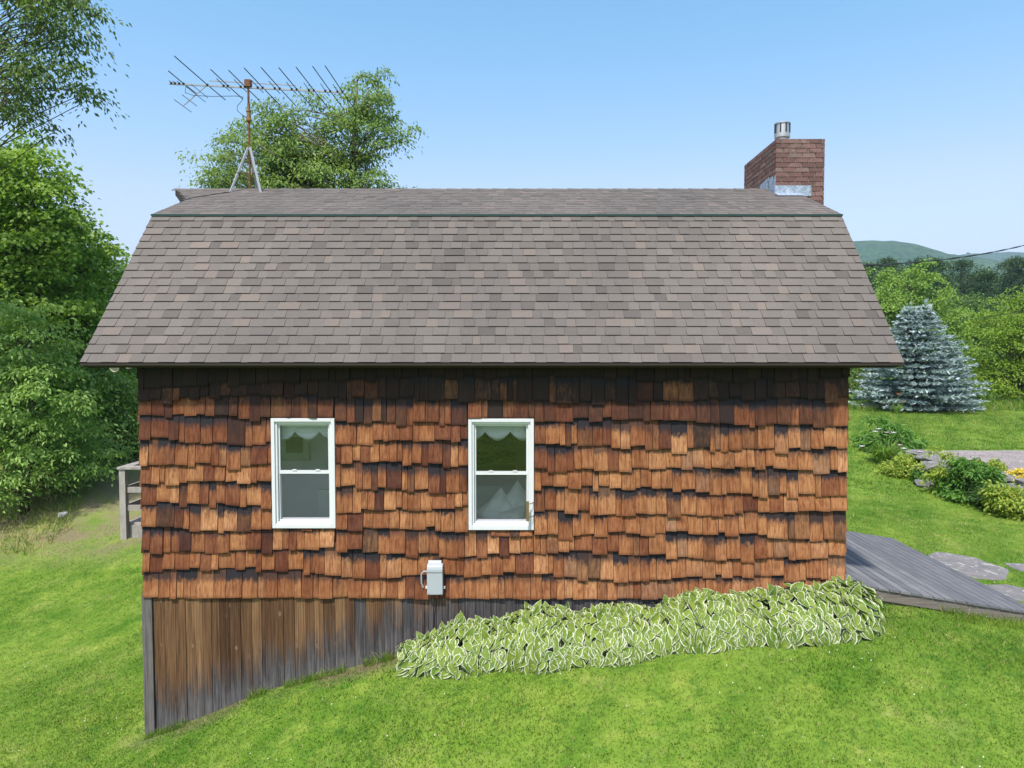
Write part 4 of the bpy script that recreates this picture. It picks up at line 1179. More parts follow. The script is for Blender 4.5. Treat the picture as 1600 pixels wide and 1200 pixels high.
tree('box_elder', 'pale green box elder shrub bulging over the lawn at left edge', (-12.9, 9.6), (-12.6, 9.6, 0.6), .10,
     [(-12.9, 9.6, .4, 1.25, 1.2, 1.1), (-12.2, 9.4, -.9, 1.15, 1.0, 1.0), (-13.6, 9.2, -.8, 1.3, 1.2, 1.4), (-12.0, 9.9, -2.2, 1.2, 1.0, 1.0), (-13.2, 9.0, -2.5, 1.5, 1.1, 1.2)], 230, 95, .42, .30, .120, .42, 'elder', 103, droop=.5)
tree('box_elder', 'low pale green box elder boughs behind the deck railing', (-12.6, 13.2), (-12.3, 13.2, -.6), .08,
     [(-12.6, 13.0, -.7, 1.1, 1.0, .8), (-12.3, 13.2, -1.7, 1.0, .9, .9), (-13.2, 13.0, -1.9, 1.0, .9, 1.2), (-12.0, 13.6, -2.5, .9, .8, .6)], 120, 95, .40, .30, .115, .42, 'elder', 104, droop=.5)
tree('understory_tree', 'dark leafy tree in the shade behind the left maples', (-16.5, 18.5), (-16.3, 18.5, 2.5), .2,
     [(-15.4, 18.5, .6, 2.6, 1.5, 2.2), (-15.2, 18.2, -1.6, 2.6, 1.4, 1.8), (-17.5, 18.5, 2.0, 2.5, 1.6, 2.6), (-18, 18.3, -1, 2.5, 1.5, 2.4)], 200, 90, .75, .5, .19, .8, 'dark', 105)
tree('understory_tree', 'dark shrubby tree between the bank and the left house corner', (-14.2, 16.4), (-14.0, 16.4, -.8), .1,
     [(-14.0, 16.2, -.9, 1.5, 1.0, 1.3), (-13.6, 16.0, -2.3, 1.5, 1.0, 1.0), (-15.0, 16, -1.8, 1.5, 1.0, 1.4)], 90, 95, .6, .5, .16, .8, 'dark', 106)
tree('ash_tree', 'tall ash at top left whose thin sprays hang into the sky', (-15.2, 6.8), (-14.6, 6.8, 10.0), .17,
     [(-10.6, 6.6, 8.1, 1.1, 1.2, .75), (-9.7, 6.5, 7.1, 1.05, 1.1, .55), (-10.4, 6.6, 6.5, 1.35, 1.2, .5), (-9.75, 6.5, 5.75, .95, 1.0, .42), (-11.3, 6.7, 5.5, 1.0, 1.1, .5), (-10.7, 6.7, 5.05, .8, 1.0, .3), (-13.2, 6.8, 9.2, 1.3, 1.2, 1.0)], 150, 78, .46, .50, .110, .42, 'ashdark', 107, frac=.9, droop=.75, inner=.25)

tree('bramble_shrub', 'low leafy bramble thicket along the top of the bare bank', (-13.0, 10.7), (-12.9, 10.7, -2.6), .04,
     [(-13.0, 10.6, -3.2, 1.3, .7, .9), (-12.5, 11.6, -2.9, 1.0, .7, .8)], 70, 90, .36, .4, .11, .5, 'elder', 117, cat='shrub', droop=.4)
tree('bramble_shrub', 'low green shrub at the foot of trees behind the deck', (-12.4, 13.6), (-12.3, 13.6, -2.4), .04,
     [(-12.3, 13.4, -2.7, 1.1, .7, .7), (-13.2, 14.6, -2.4, 1.2, .7, .9), (-12.9, 16.2, -2.4, 1.2, .7, .9)], 80, 90, .36, .4, .11, .5, 'maple', 118, cat='shrub', droop=.4)

# behind the house
tree('ash_tree', 'large ash tree rising behind the roof ridge beside the antenna', (-7.6, 19.6), (-6.4, 19.6, 10.6), .34,
     [(-10.2, 19.4, 7.5, 2.2, 2.0, 1.5), (-8.7, 19.5, 8.4, 1.7, 1.8, 1.5), (-8.0, 19.4, 6.6, 2.2, 2.0, 1.3), (-6.1, 19.5, 10.2, 1.1, 1.3, 1.3), (-5.4, 19.5, 8.9, 1.15, 1.3, 1.1), (-6.7, 19.5, 8.4, 1.3, 1.4, 1.2), (-11.7, 19.3, 6.6, .9, 1.0, .6), (-5.6, 19.4, 6.5, 1.7, 1.6, .8), (-7.6, 19.5, 4.5, 3, 2, 1.6)], 500, 95, .58, .36, .140, .46, 'ash', 108, bark=BARKL, frac=.75, droop=.55)
tree('understory_tree', 'dark green bush seen through the right window glass', (-.9, 8.0), (-.9, 8.0, -.6), .08,
     [(-1.0, 8.0, -1.2, 1.3, .6, 1.2), (-.5, 7.9, -2.2, 1.4, .6, 1.0), (-1.2, 8.0, .0, 1.1, .6, .6)], 260, 120, .45, .6, .13, .8, 'shade', 109)

# right side
tree('maple_tree', 'light green broad tree just above the blue spruce', (27.2, 41.5), (27.2, 41.5, 5.0), .28,
     [(27.4, 41.5, 4.3, 2.2, 2.2, 1.9), (25.4, 41.3, 2.6, 2.4, 2.2, 1.9), (29.3, 41.4, 2.4, 2.1, 2.2, 1.9), (27.3, 40.8, .8, 3.9, 2.2, 1.8), (24.6, 41, -.4, 2.4, 1.8, 1.7), (29.8, 41, -.6, 2.4, 1.8, 1.8)], 300, 120, .72, .40, .17, .70, 'light', 110)
tree('dark_tree', 'rounded dark green tree right of the light green one', (38.6, 53), (38.6, 53, 4.0), .22,
     [(38.6, 53, 3.4, 2.2, 2, 2.0), (37.4, 52.6, 1.4, 2.0, 1.8, 1.6), (40.0, 52.6, 1.0, 2.4, 1.8, 1.8), (38.4, 52.4, -.8, 2.8, 1.8, 1.6)], 160, 110, .75, .42, .18, .75, 'dark', 111)
tree('willow_tree', 'yellow green leafy tree at the right edge behind the lawn', (29.6, 32.6), (29.4, 32.6, 2.6), .22,
     [(29.4, 32.6, 2.5, 1.7, 1.8, 1.2), (27.6, 32.3, 1.6, 1.7, 1.6, 1.1), (31.2, 32.4, 2.6, 1.9, 1.8, 1.5), (28.4, 32.0, -.2, 2.4, 1.7, 1.3), (31.0, 32.0, .2, 2.2, 1.7, 1.6), (26.9, 32.0, -1.5, 1.6, 1.3, 1.0), (29.2, 31.6, -1.9, 2.6, 1.4, 1.0)], 310, 115, .60, .40, .135, .55, 'yellow', 112, frac=.7)
tree('willow_tree', 'second yellow green tree partly cut by the right border', (33.8, 33.5), (33.6, 33.5, 3.0), .22,
     [(33.6, 33.3, 2.6, 2.0, 1.8, 1.6), (32.6, 33.0, .6, 1.8, 1.6, 1.6), (34.8, 33, .4, 2.2, 1.7, 1.8), (33.4, 32.6, -1.6, 2.2, 1.5, 1.2)], 170, 110, .62, .40, .135, .55, 'yellow', 113)
tree('apple_tree', 'small crooked apple tree under the right end of the eave', (17.3, 30.4), (17.7, 30.2, -.6), .09,
     [(17.8, 30.2, -.4, 1.2, 1.0, .8), (18.6, 30.0, -1.2, 1.0, .9, .7), (17.5, 30.1, -1.5, 1.3, .9, .5)], 75, 90, .42, .5, .11, .6, 'ash', 114, frac=.8)
tree('hedge_shrub', 'leafy shrub mass to the left behind the blue spruce', (21.5, 35), (21.5, 35, -.5), .08,
     [(20.4, 35, -.9, 2.0, 1.2, 1.4), (22.6, 35, -.8, 2.0, 1.2, 1.6), (21.4, 34.8, -2.0, 3.0, 1.2, .9), (18.6, 34.6, -1.4, 1.6, 1.2, 1.3)], 120, 80, .62, .5, .17, .7, 'light', 115)
tree('hedge_shrub', 'shadowy green shrub mass filling in right of the spruce', (26.4, 36.4), (26.4, 36.4, -.6), .08,
     [(25.8, 36.4, -.4, 2.0, 1.2, 1.8), (27.8, 36.3, -.6, 2.2, 1.2, 1.6), (26.8, 36, -2.0, 3.2, 1.2, .9)], 120, 80, .62, .5, .17, .7, 'dark', 116)


# blue spruce with two leaders
def spruce(base, H):
    rg = np.random.default_rng(120)
    bz = g1(*base) - .03; base = (base[0], base[1], bz)
    e = empty('blue_spruce', base, 'silvery blue spruce with two tops standing on the far lawn', 'spruce')
    P = []; D = []; N = []; T = []
    m = MB(); m.tube([(base[0], base[1], bz), (base[0], base[1], bz + H * .45), (base[0] - .42, base[1], bz + H * .98)], [.17, .12, .02], 8)
    m.tube([(base[0], base[1], bz + H * .42), (base[0] + .55, base[1], bz + H * .7), (base[0] + .62, base[1] + .1, bz + H)], [.10, .06, .015], 8)
    h = .30
    while h < H * .985:
        f = h / H
        Rm = np.interp(f, [0, .06, .2, .35, .5, .62, .78, .9, 1], [2.5, 2.85, 2.9, 2.7, 2.3, 1.85, 1.3, .72, .14])
        lead = [(.05, 0)] if f < .85 else [(-.34, 0), (.40, .08)]
        for lx, ly in lead:
            R_ = Rm if len(lead) == 1 else max(.16, Rm * .80)
            nb = int(9 + R_ * 5)
            a0 = rg.random() * 6.28
            for b in range(nb):
                a = a0 + 6.283 * b / nb + rg.normal() * .12; ln = R_ * (.70 + .42 * rg.random())
                hz = h + rg.normal() * .03
                nsp = int(12 + ln * 26)
                s = rg.random(nsp) ** .62
                dirx, diry = math.cos(a), math.sin(a)
                lat = rg.normal(size=nsp) * .17 * ln ** .5 * (1.15 - s * .75)
                zc = -.26 * s + .22 * s ** 3 - abs(lat) * .10
                zc = zc * (.7 + .3 * ln / 3)
                px = base[0] + lx + dirx * s * ln - diry * lat; py = base[1] + ly + diry * s * ln + dirx * lat; pz = bz + hz + zc * .9
                P.append(np.stack([px, py, pz], 1))
                sd_ = np.sign(lat) * (.35 + .8 * rg.random(nsp))
                D.append(np.stack([dirx - diry * sd_, diry + dirx * sd_, .10 + .3 * rg.normal(size=nsp)], 1))
                N.append(np.stack([.45 * rg.normal(size=nsp), .45 * rg.normal(size=nsp), np.ones(nsp)], 1))
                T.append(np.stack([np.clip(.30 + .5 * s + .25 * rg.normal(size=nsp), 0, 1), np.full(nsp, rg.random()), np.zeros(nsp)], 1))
                if b % 2 == 0:
                    m.tube([(base[0] + lx, base[1] + ly, bz + hz), (base[0] + lx + dirx * ln * .5, base[1] + ly + diry * ln * .5, bz + hz - .13), (base[0] + lx + dirx * ln * .92, base[1] + ly + diry * ln * .92, bz + hz - .12)], [.025, .016, .006], 4)
        h += .30 + .06 * rg.random() - .10 * f
    for lx, hh in ((-.34, 1.0), (-.62, .96), (-.1, .96), (.42, 1.03), (.68, .98), (.2, .97)):
        n = 14; s = rg.random(n); P.append(np.stack([base[0] + lx + .02 * rg.normal(size=n), np.full(n, base[1]) + .02 * rg.normal(size=n), bz + H * (hh - .07) + s * .42], 1))
        D.append(np.stack([rg.normal(size=n) * .5, rg.normal(size=n) * .5, np.ones(n)], 1)); N.append(rg.normal(size=(n, 3))); T.append(np.tile([.9, .6, 0], (n, 1)))
    P, D, N, T = map(np.concatenate, (P, D, N, T))
    # every sprig is a little brush of three blades
    P = np.repeat(P, 3, 0); T = np.repeat(T, 3, 0); D = np.repeat(D, 3, 0) + rg.normal(size=P.shape) * .30; N = np.repeat(N, 3, 0) + rg.normal(size=P.shape) * .5
    ln = .17 + .10 * rg.random(len(P)); V, F = leafmesh(P, D, N, ln, ln * .26, .05)
    T[:, 0] = np.clip(T[:, 0] + .12 * rg.normal(size=len(T)), 0, 1)
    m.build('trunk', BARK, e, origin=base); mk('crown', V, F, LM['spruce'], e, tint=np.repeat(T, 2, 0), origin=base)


spruce((20.15, 27.5), 5.35)


# pines at the back: three shapes, copied
def pine_proto(seed, H):
    rg = np.random.default_rng(seed); C = []
    h = H * .22
    while h < H:
        f = h / H; R_ = H * .25 * (1 - f) ** .7 + .45
        for b in range(int(5 + 4 * rg.random())):
            a = rg.random() * 6.283; r = R_ * (.35 + .75 * rg.random()); C.append((math.cos(a) * r, math.sin(a) * r, h + rg.normal() * .3 + r * .10))
        h += H * .055
    C = np.array(C + [(0, 0, H * .97), (0, 0, H)])
    m = limb_mesh(rg, (0, 0, 0), (0, 0, H * .98), H * .018, C, .5, .04, .05)
    V, F, t = crown_leaves(rg, C, 110, 1.25, .30, .36, .26, -.1, .8)
    return m, V, F, t


protos = [pine_proto(200 + i, h) for i, h in enumerate((17.0, 15.0, 19.0))]
pine_roots = []
pspots = [(47, 92, 1, 1.0), (51, 97, 0, .95), (55.5, 90, 1, 1.05), (58, 104, 2, .95), (62, 98, 0, 1.0), (66, 93, 1, .98), (69.5, 103, 2, .94), (74, 97, 0, 1.02), (78, 105, 2, .95), (82, 96, 1, 1.0), (53, 112, 2, 1.0), (64, 114, 2, .98), (45, 108, 0, 1.1), (72, 118, 2, 1.0), (86, 108, 0, 1.0), (49, 84, 1, .9), (60.5, 84, 0, .80), (70.5, 84, 1, .88), (48.5, 100, 1, .92), (53.5, 101, 0, .86), (57, 97, 1, .9), (60.3, 93, 0, .84), (64.2, 101, 1, .95), (68, 98, 0, .88), (72, 92, 1, .92), (76, 101, 0, .9)]
made = {}
ORD = ['first', 'second', 'third', 'fourth', 'fifth', 'sixth', 'seventh', 'eighth', 'ninth', 'tenth', 'eleventh', 'twelfth', 'thirteenth', 'fourteenth', 'fifteenth', 'sixteenth', 'seventeenth', 'eighteenth', 'nineteenth', 'twentieth', 'last']
for i, (x, y, k, sc) in enumerate(pspots):
    base = (x, y, g1(x, y) - .1)
    rank = [q for q in pspots if (q[1] > 106) == (y > 106) and (q[1] < 86) == (y < 86)]
    nth = sorted(q[0] / (q[1] + 8.5) for q in rank).index(x / (y + 8.5))
    e = empty('pine_tree', base, ORD[nth] + (' pine from the roof edge in the rearmost rank below the hills' if y > 106 else ' of the nearest small pines counted from the roof edge' if y < 86 else ' dark pine from the roof edge in the main row'), 'pine', 'pines in the row below the hills')
    if k not in made:
        m, V, F, t = protos[k]
        V = V + np.array(base)
        o1 = mk('trunk', np.array(m.V) + np.array(base), m.F, BARKL, e, origin=base); o2 = mk('crown', V, F, LM['pine'], e, tint=t, origin=base)
        made[k] = (o1, o2)
    else:
        for o in made[k]:
            c = o.copy(); COL.objects.link(c); c.parent = e
    e.scale = (sc, sc, sc); e.rotation_euler = (0, 0, i * 1.7)

# mid-distance broadleaf trees in front of the pines, and the far wood
def copse(seed):
    rg = np.random.default_rng(seed)
    C, _ = clusters(rg, [(0, 0, 6.0, 2.4, 2.4, 2.2), (-1.8, 0, 4.0, 2.0, 2.0, 1.8), (1.9, .2, 3.8, 2.0, 2.0, 1.8), (0, -.3, 2.2, 2.8, 2.2, 1.6)], 120, .5)
    return limb_mesh(rg, (0, 0, 0), (0, 0, 6.2), .22, C, .3), crown_leaves(rg, C, 60, 1.0, .45, .32, .75)
cp = [copse(300), copse(301)]
cmade = {}
for i, (x, y, k, sc, mt, lab) in enumerate([(43.5, 66, 0, 1.05, 'light', 'mid green broadleaf tree in front of the pines, near the roof edge'), (49.5, 66, 1, .92, 'ash', 'soft green broadleaf tree at right in front of the pines'), (54.5, 68, 0, .85, 'light', 'pale broadleaf tree in front of pines by the right border'), (35.5, 64, 1, 1.0, 'ash', 'broadleaf tree directly behind the light green maple'), (46.5, 58, 0, .66, 'dark', 'small dark broadleaf tree below the far pines')]):
    base = (x, y, g1(x, y) - .1); e = empty('broadleaf_tree', base, lab, 'tree')
    m, (V, F, t) = cp[k]
    mk('trunk', np.array(m.V) + np.array(base), m.F, BARK, e, origin=base); mk('crown', V + np.array(base), F, LM[mt], e, tint=t, origin=base)
    e.scale = (sc, sc, sc); e.rotation_euler = (0, 0, i * 2.1)
rg = np.random.default_rng(400)
n = 150
ty = rg.uniform(125, 230, n); tx = (ty + 8.5) * rg.uniform(.42, .90, n); hh = 16 + 5 * rg.random(n) + (ty - 135) * .05
C = np.concatenate([np.stack([tx + rg.normal(size=n) * 2.2, ty + rg.normal(size=n) * 2.2, -3 + hh * f_], 1) for f_ in (.12, .25, .4, .5, .6, .7, .8, .88, .95)])
V, F, t = crown_leaves(rg, C, 42, 3.4, .6, .95, .7)
tag(mk('far_wood', V, F, LM['pine'], tint=t, origin=(100, 180, -3)), 'far dark wood below the hills behind the pine row', 'woodland', kind='stuff')

# ------------------------------------------------------------------ hostas
HOSTA = m_hosta()
def hosta_leaf(rg):
    nu, nv = 8, 5; V = []; L = []; idn = rg.random() * 60
    wmax = .28 + .07 * rg.random(); dr = .22 + .25 * rg.random(); cup = .10 + .16 * rg.random(); wav = rg.random() * 6
    for i in range(nu):
        t = i / (nu - 1); w = wmax * (math.sin(math.pi * min(1, t ** .72)) ** .85 if 0 < t < 1 else 0) + (.012 if t == 0 else 0)
        for j in range(nv):
            v = j / (nv - 1) * 2 - 1
            V.append((t - .04 * abs(v) * (1 - t), v * w, -dr * t * t + .12 * t + cup * abs(v) * w * 2 + .025 * math.sin(t * 9 + wav) * v)); L.append((t, v, idn))
    F = [(i * nv + j, (i + 1) * nv + j, (i + 1) * nv + j + 1, i * nv + j + 1) for i in range(nu - 1) for j in range(nv - 1)]
    return np.array(V), F, np.array(L)


rg = np.random.default_rng(55)
hb = empty('hosta_bed', (1.3, -.4, g1(1.3, -.4)), 'long row of hostas with white edged leaves along the wall foot', 'hostas')
var = [hosta_leaf(rg) for _ in range(14)]
meshes = []
for V, F, L in var:
    me = bpy.data.meshes.new('leaf'); me.from_pydata(V.tolist(), [], F); me.materials.append(HOSTA)
    a = me.attributes.new('tint', 'FLOAT_VECTOR', 'FACE'); a.data.foreach_set('vector', np.tile([rg.random(), rg.random(), 0], len(F)).astype(np.float32))
    a = me.attributes.new('loc', 'FLOAT_VECTOR', 'POINT'); a.data.foreach_set('vector', L.astype(np.float32).ravel())
    me.polygons.foreach_set('use_smooth', np.ones(len(F), dtype=bool)); meshes.append(me)
leaves = []
for i in range(2500):
    X = rg.uniform(-1.42, 4.12)
    endl = min(1, math.sqrt(max(0, (X + 1.52) / .8))) * min(1, math.sqrt(max(0, (4.26 - X) / .5)))
    ry = (.56 + .06 * math.sin(X * 2.3) + .045 * math.sin(X * 6.6)) * endl; rz_ = (.33 + .03 * math.sin(X * 3.1 + 1) + .04 * math.sin(X * 6.6 + .5)) * (.5 + .5 * endl) + (.07 if X > 3.2 else 0)
    ph = math.radians(rg.uniform(-38, 100)); dp = rg.choice([1.0, .86, .7], p=[.55, .3, .15])
    y = -.30 - ry * math.sin(ph) * dp * .78; 
    if y > -.06: y = -.06 - .08 * rg.random()
    zg = g1(X, y); z = zg + .04 + rz_ * max(-.05, math.cos(ph)) * dp
    ex = 0.0
    if X < -.7: ex = -(1 - (X + 1.5) / .8)
    if X > 3.65: ex = (X - 3.65) / .5
    nrm = np.array([rg.normal() * .28 + ex * .7, -math.sin(ph) + rg.normal() * .22, max(.25, math.cos(ph)) + .2])
    tang = np.array([ex * .8 + rg.normal() * .55, -math.cos(ph) - .15, -max(.1, math.sin(ph)) * .9 + .15])
    if rg.random() < .09 and ph < .6: tang = np.array([rg.normal() * .5, -.1, 1.0]); nrm = np.array([rg.normal() * .4, -1.0, .3])
    leaves.append((dp + .25 * math.sin(max(0, ph)), X, y, z, nrm, tang, (.110 + .10 * rg.random() ** 1.3) * (1.0 if dp > .8 else .85)))
leaves.sort(key=lambda l: -l[6] * (1 if l[0] > .95 else .6))
sV = []; sF = []; sT = []; sL = []; nb_ = 0
for i, (dp, X, y, z, nrm, tang, size) in enumerate(leaves):
    d = unit(tang); nn = unit(nrm - d * (nrm @ d)); s = np.cross(nn, d); k = i % 14
    Mx = np.stack([d, s, nn], 1) * size
    p = np.array([X, y, z]) - d * size * .4
    if i < 300:
        ob = bpy.data.objects.new('leaf', meshes[k]); COL.objects.link(ob); ob.parent = hb
        from mathutils import Matrix
        T4 = Matrix.Identity(4)
        for a in range(3):
            for b in range(3): T4[a][b] = Mx[a, b]
            T4[a][3] = p[a] - WL[hb.name][a]
        ob.matrix_local = T4
    else:
        V, F, L = var[k]; sV.append(V @ Mx.T + p); sF += [tuple(q + nb_ for q in f) for f in F]; nb_ += len(V); sL.append(L + np.array([0, 0, rg.random() * 50]))
        sT += [(rg.random(), rg.random(), 0)] * 0 + [(rg_t := (float(rg.random()), float(rg.random()), 0))] * len(F)
tag(mk('foliage', np.concatenate(sV), sF, HOSTA, hb, tint=sT, loc=np.concatenate(sL), smooth=True), kind='stuff')

# ------------------------------------------------------------------ rock wall and its plants
ROCK = m_stone('garden_rock', (0.13, 0.125, 0.12), (0.29, 0.28, 0.27)); FLAG = m_stone('flagstone', (0.17, 0.165, 0.17), (0.29, 0.27, 0.26), (0.46, 0.46, 0.42), 5)


def rock(name, label, c, r, seed, mat=ROCK, rot=0.0, cat='rock', group=None, ex=.45):
    rg = np.random.default_rng(seed); nu, nv = 18, 11; V = []
    sp = lambda v, e: math.copysign(abs(v) ** e, v)
    for j in range(nv):
        th = math.pi * j / (nv - 1) - math.pi / 2
        for i in range(nu):
            a = 2 * math.pi * i / nu
            x, y, z = sp(math.cos(th), ex) * sp(math.cos(a), .7), sp(math.cos(th), ex) * sp(math.sin(a), .7), sp(math.sin(th), .55)
            k = 1 + .32 * (vnoise(np.array([x * 1.7 + seed]), np.array([y * 1.7 + z * 1.3 + 5]), seed)[0] - .5) + .16 * (vnoise(np.array([x * 5 + seed]), np.array([y * 5 + z * 4]), seed)[0] - .5)
            x, y, z = x * k * r[0], y * k * r[1], z * k * r[2]
            V.append((c[0] + x * math.cos(rot) - y * math.sin(rot), c[1] + x * math.sin(rot) + y * math.cos(rot), c[2] + z))
    F = [(j * nu + i, j * nu + (i + 1) % nu, (j + 1) * nu + (i + 1) % nu, (j + 1) * nu + i) for j in range(nv - 1) for i in range(nu)]
    return tag(mk(name, V, F, mat), label, cat, group)


rock('garden_rock', 'big lichened boulder in the middle of the rock wall', (11.35, 10.6, -3.22), (.62, .42, .26), 1, rot=.5)
rock('garden_rock', 'flat slate slab lying on top of the boulder', (11.65, 10.9, -2.97), (.55, .62, .07), 2, rot=.3)
rock('garden_rock', 'low flat rock tilted at the lawn edge below the boulder', (11.05, 9.9, -3.50), (.60, .36, .12), 3, rot=-.35)
rock('garden_rock', 'small dark rock right of the big boulder', (11.50, 9.75, -3.2), (.36, .34, .22), 4, rot=.9)
rock('garden_rock', 'long grey slab behind the dense green shrub', (11.75, 8.7, -3.04), (.30, .75, .09), 5)
rock('garden_rock', 'lower stacked slab at the right border', (11.55, 7.4, -3.16), (.34, .70, .10), 6)
rock('garden_rock', 'upper dark slab at the right border', (11.75, 7.3, -3.00), (.34, .55, .07), 7)
rock('garden_rock', 'pale narrow slab between daylilies and gravel', (11.85, 12.3, -3.02), (.40, .60, .07), 8, rot=.15)
rock('garden_rock', 'supporting block under the long grey slab', (11.6, 8.4, -3.34), (.30, .5, .2), 9)
rock('garden_rock', 'supporting block under the pale narrow slab', (11.6, 11.7, -3.28), (.34, .5, .18), 10)
rock('white_rock', 'pale rock lying on the bank beneath the left trees', (-11.75, 9.35, g1(-11.75, 9.35) + .05), (.11, .08, .07), 11, mat=m_plain('pale_rock', (.55, .56, .55), .9, .2, 8), rot=.6)


def flag(label, pts, seed):
    n = len(pts); V = []; cx = sum(p[0] for p in pts) / n; cy = sum(p[1] for p in pts) / n
    P = []
    for i in range(n):
        a, b = pts[i], pts[(i + 1) % n]
        for t in (0, .33, .66):
            P.append((a[0] * (1 - t) + b[0] * t + random.uniform(-.03, .03), a[1] * (1 - t) + b[1] * t + random.uniform(-.03, .03)))
    m_ = len(P)
    top = lambda x, y: g1(x, y) + .018
    V = [(x, y, top(x, y) - .10) for x, y in P] + [(x, y, top(x, y) - .012) for x, y in P] + [(cx + (x - cx) * .95, cy + (y - cy) * .95, top(x, y)) for x, y in P]
    F = [tuple(range(2 * m_, 3 * m_))] + [(i, (i + 1) % m_, m_ + (i + 1) % m_, m_ + i) for i in range(m_)] + [(m_ + i, m_ + (i + 1) % m_, 2 * m_ + (i + 1) % m_, 2 * m_ + i) for i in range(m_)]
    return tag(mk('flagstone', V, F, FLAG), label, 'flagstone')


flag('large lichened flagstone in the grass beyond the ramp', [(6.78, 2.55), (6.86, 3.30), (7.25, 3.62), (7.75, 3.40), (7.86, 2.75), (7.45, 2.15), (6.95, 2.12)], 1)
flag('flagstone by the low end of the ramp at the right border', [(6.80, 1.30), (6.85, 1.85), (7.3, 1.95), (7.7, 1.5), (7.2, 1.05)], 2)
flag('small bluish flagstone at the right border past the large one', [(8.0, 2.7), (8.05, 3.15), (8.5, 3.2), (8.6, 2.75)], 3)


def strap_clump(name, label, c, n, length, spread, mat, seed, cat='plant', flowers=None, stem=0, group=None):
    rg = np.random.default_rng(seed); z0 = g1(c[0], c[1]); e = empty(name, (c[0], c[1], z0), label, cat, group)
    V = []; F = []; T = []
    for i in range(n):
        a = rg.random() * 6.283; L_ = length * (.6 + .6 * rg.random()); r0 = spread * .5 * rg.random() ** .5; bend = .4 + .9 * rg.random(); wd = .014 + .012 * rg.random()
        dx, dy = math.cos(a), math.sin(a); t4 = (rg.random(), rg.random(), 0); b = len(V)
        for j in range(5):
            s = j / 4; hor = r0 * .6 + L_ * .75 * s ** 1.6 * bend * .75; ver = L_ * (s - .55 * bend * s ** 2.4)
            w_ = wd * (1 - s ** 2) + .001
            V += [(c[0] + dx * hor - dy * w_ + r0 * .3 * dy, c[1] + dy * hor + dx * w_, z0 + ver), (c[0] + dx * hor + dy * w_ + r0 * .3 * dy, c[1] + dy * hor - dx * w_, z0 + ver)]
        for j in range(4): F.append((b + 2 * j, b + 2 * j + 1, b + 2 * j + 3, b + 2 * j + 2)); T.append(t4)
    mk('foliage', V, F, LM[mat], e, tint=T)
    for k, (fx, fy, fz, fm) in enumerate(flowers or []):
        m = MB(); top = (c[0] + fx, c[1] + fy, z0 + fz); m.tube([(c[0] + fx * .3, c[1] + fy * .3, z0), (c[0] + fx * .8, c[1] + fy * .8, z0 + fz * .7), top], .006, 5); st = m.build('stem', STEMM, e)
        m = MB()
        for p in range(6):
            a = p * 1.047; d = Vector((math.cos(a), math.sin(a), .55)); s = Vector((-math.sin(a), math.cos(a), 0)); t0 = Vector(top)
            m.add([tuple(t0), tuple(t0 + d * .055 + s * .026), tuple(t0 + d * .10 + Vector((0, 0, -.015))), tuple(t0 + d * .055 - s * .026)], [(0, 1, 2, 3)])
        m.build('flower', FLM[fm], e)
    return e


STEMM = m_plain('flower_stem', (.10, .20, .04), .6)
FLM = {'pink': m_plain('pink_petal', (.62, .42, .50), .6), 'white': m_plain('white_petal', (.74, .70, .72), .6), 'orange': m_plain('orange_petal', (.75, .22, .05), .6), 'peach': m_plain('peach_petal', (.75, .40, .28), .6)}


def bush(name, label, c, r, n, per, ll, lw, mat, seed, cr=.16, droop=.2, cat='plant'):
    rg = np.random.default_rng(seed); z0 = g1(c[0], c[1]) if len(c) < 3 else c[2]; e = empty(name, (c[0], c[1], z0), label, cat)
    C, _ = clusters(rg, [(c[0], c[1], z0 + r[2] * .35, r[0], r[1], r[2] * .72)], n, .45)
    C = C[C[:, 2] > z0 + .03]
    m = MB()
    for q in C[::3]: m.tube([(c[0] + .1 * (q[0] - c[0]), c[1] + .1 * (q[1] - c[1]), z0 - .03), tuple((np.array(c[:2] + (z0,)) * .35 + q * .65)), tuple(q)], [.008, .006, .003], 4)
    m.build('stem', STEMM, e)
    V, F, t = crown_leaves(rg, C, per, cr, .6, ll, lw, droop, .7); mk('foliage', V, F, LM[mat], e, tint=t)
    return e


LM['lime'] = m_leaf('lime_leaf', (0.2, 0.31, 0.035), (0.31, 0.41, 0.055), (0.43, 0.49, 0.085))
LM['gold'] = m_leaf('golden_flower', (.55, .42, .03), (.68, .52, .04), (.75, .62, .08), .15)
LM['phlox'] = m_leaf('phlox_leaf', (0.07, 0.19, 0.03), (0.12, 0.27, 0.045), (0.19, 0.36, 0.07))
LM['strap'] = m_leaf('strap_leaf', (0.11, 0.24, 0.03), (0.19, 0.33, 0.045), (0.3, 0.42, 0.09))
LM['glauc'] = m_leaf('glaucous_blade', (.10, .19, .07), (.15, .25, .10), (.21, .31, .14))

strap_clump('daylily', 'arching daylily clump with pale flowers left of the rock wall', (11.15, 13.0), 330, .85, .9, 'strap', 501, flowers=[(-.35, -.1, .95, 'white'), (.1, .1, .9, 'pink'), (-.1, .2, 1.0, 'white'), (.35, -.2, .55, 'pink'), (-.75, -.1, .5, 'white'), (.2, -.1, .92, 'white')])
strap_clump('daylily', 'smaller daylily clump between the pale flowers and the yellow mound', (11.45, 12.2), 200, .7, .6, 'strap', 502, flowers=[(.2, -.2, .5, 'pink'), (-.1, .1, .55, 'white')])
strap_clump('daylily', 'lone orange daylily in front of the blue spruce', (18.1, 25.3), 60, .7, .4, 'strap', 503, flowers=[(0, 0, .95, 'orange'), (.07, .03, .90, 'orange'), (.3, .1, .55, 'peach')])
bush('peony_bush', 'dark green bush with a peach bloom behind the daylilies', (12.0, 14.4), (.95, .7, .85), 60, 60, .17, .32, 'phlox', 504)
strap_clump('fern', 'feathery yellow green fern beside the pale slab', (11.5, 11.5), 170, .6, .5, 'lime', 505)
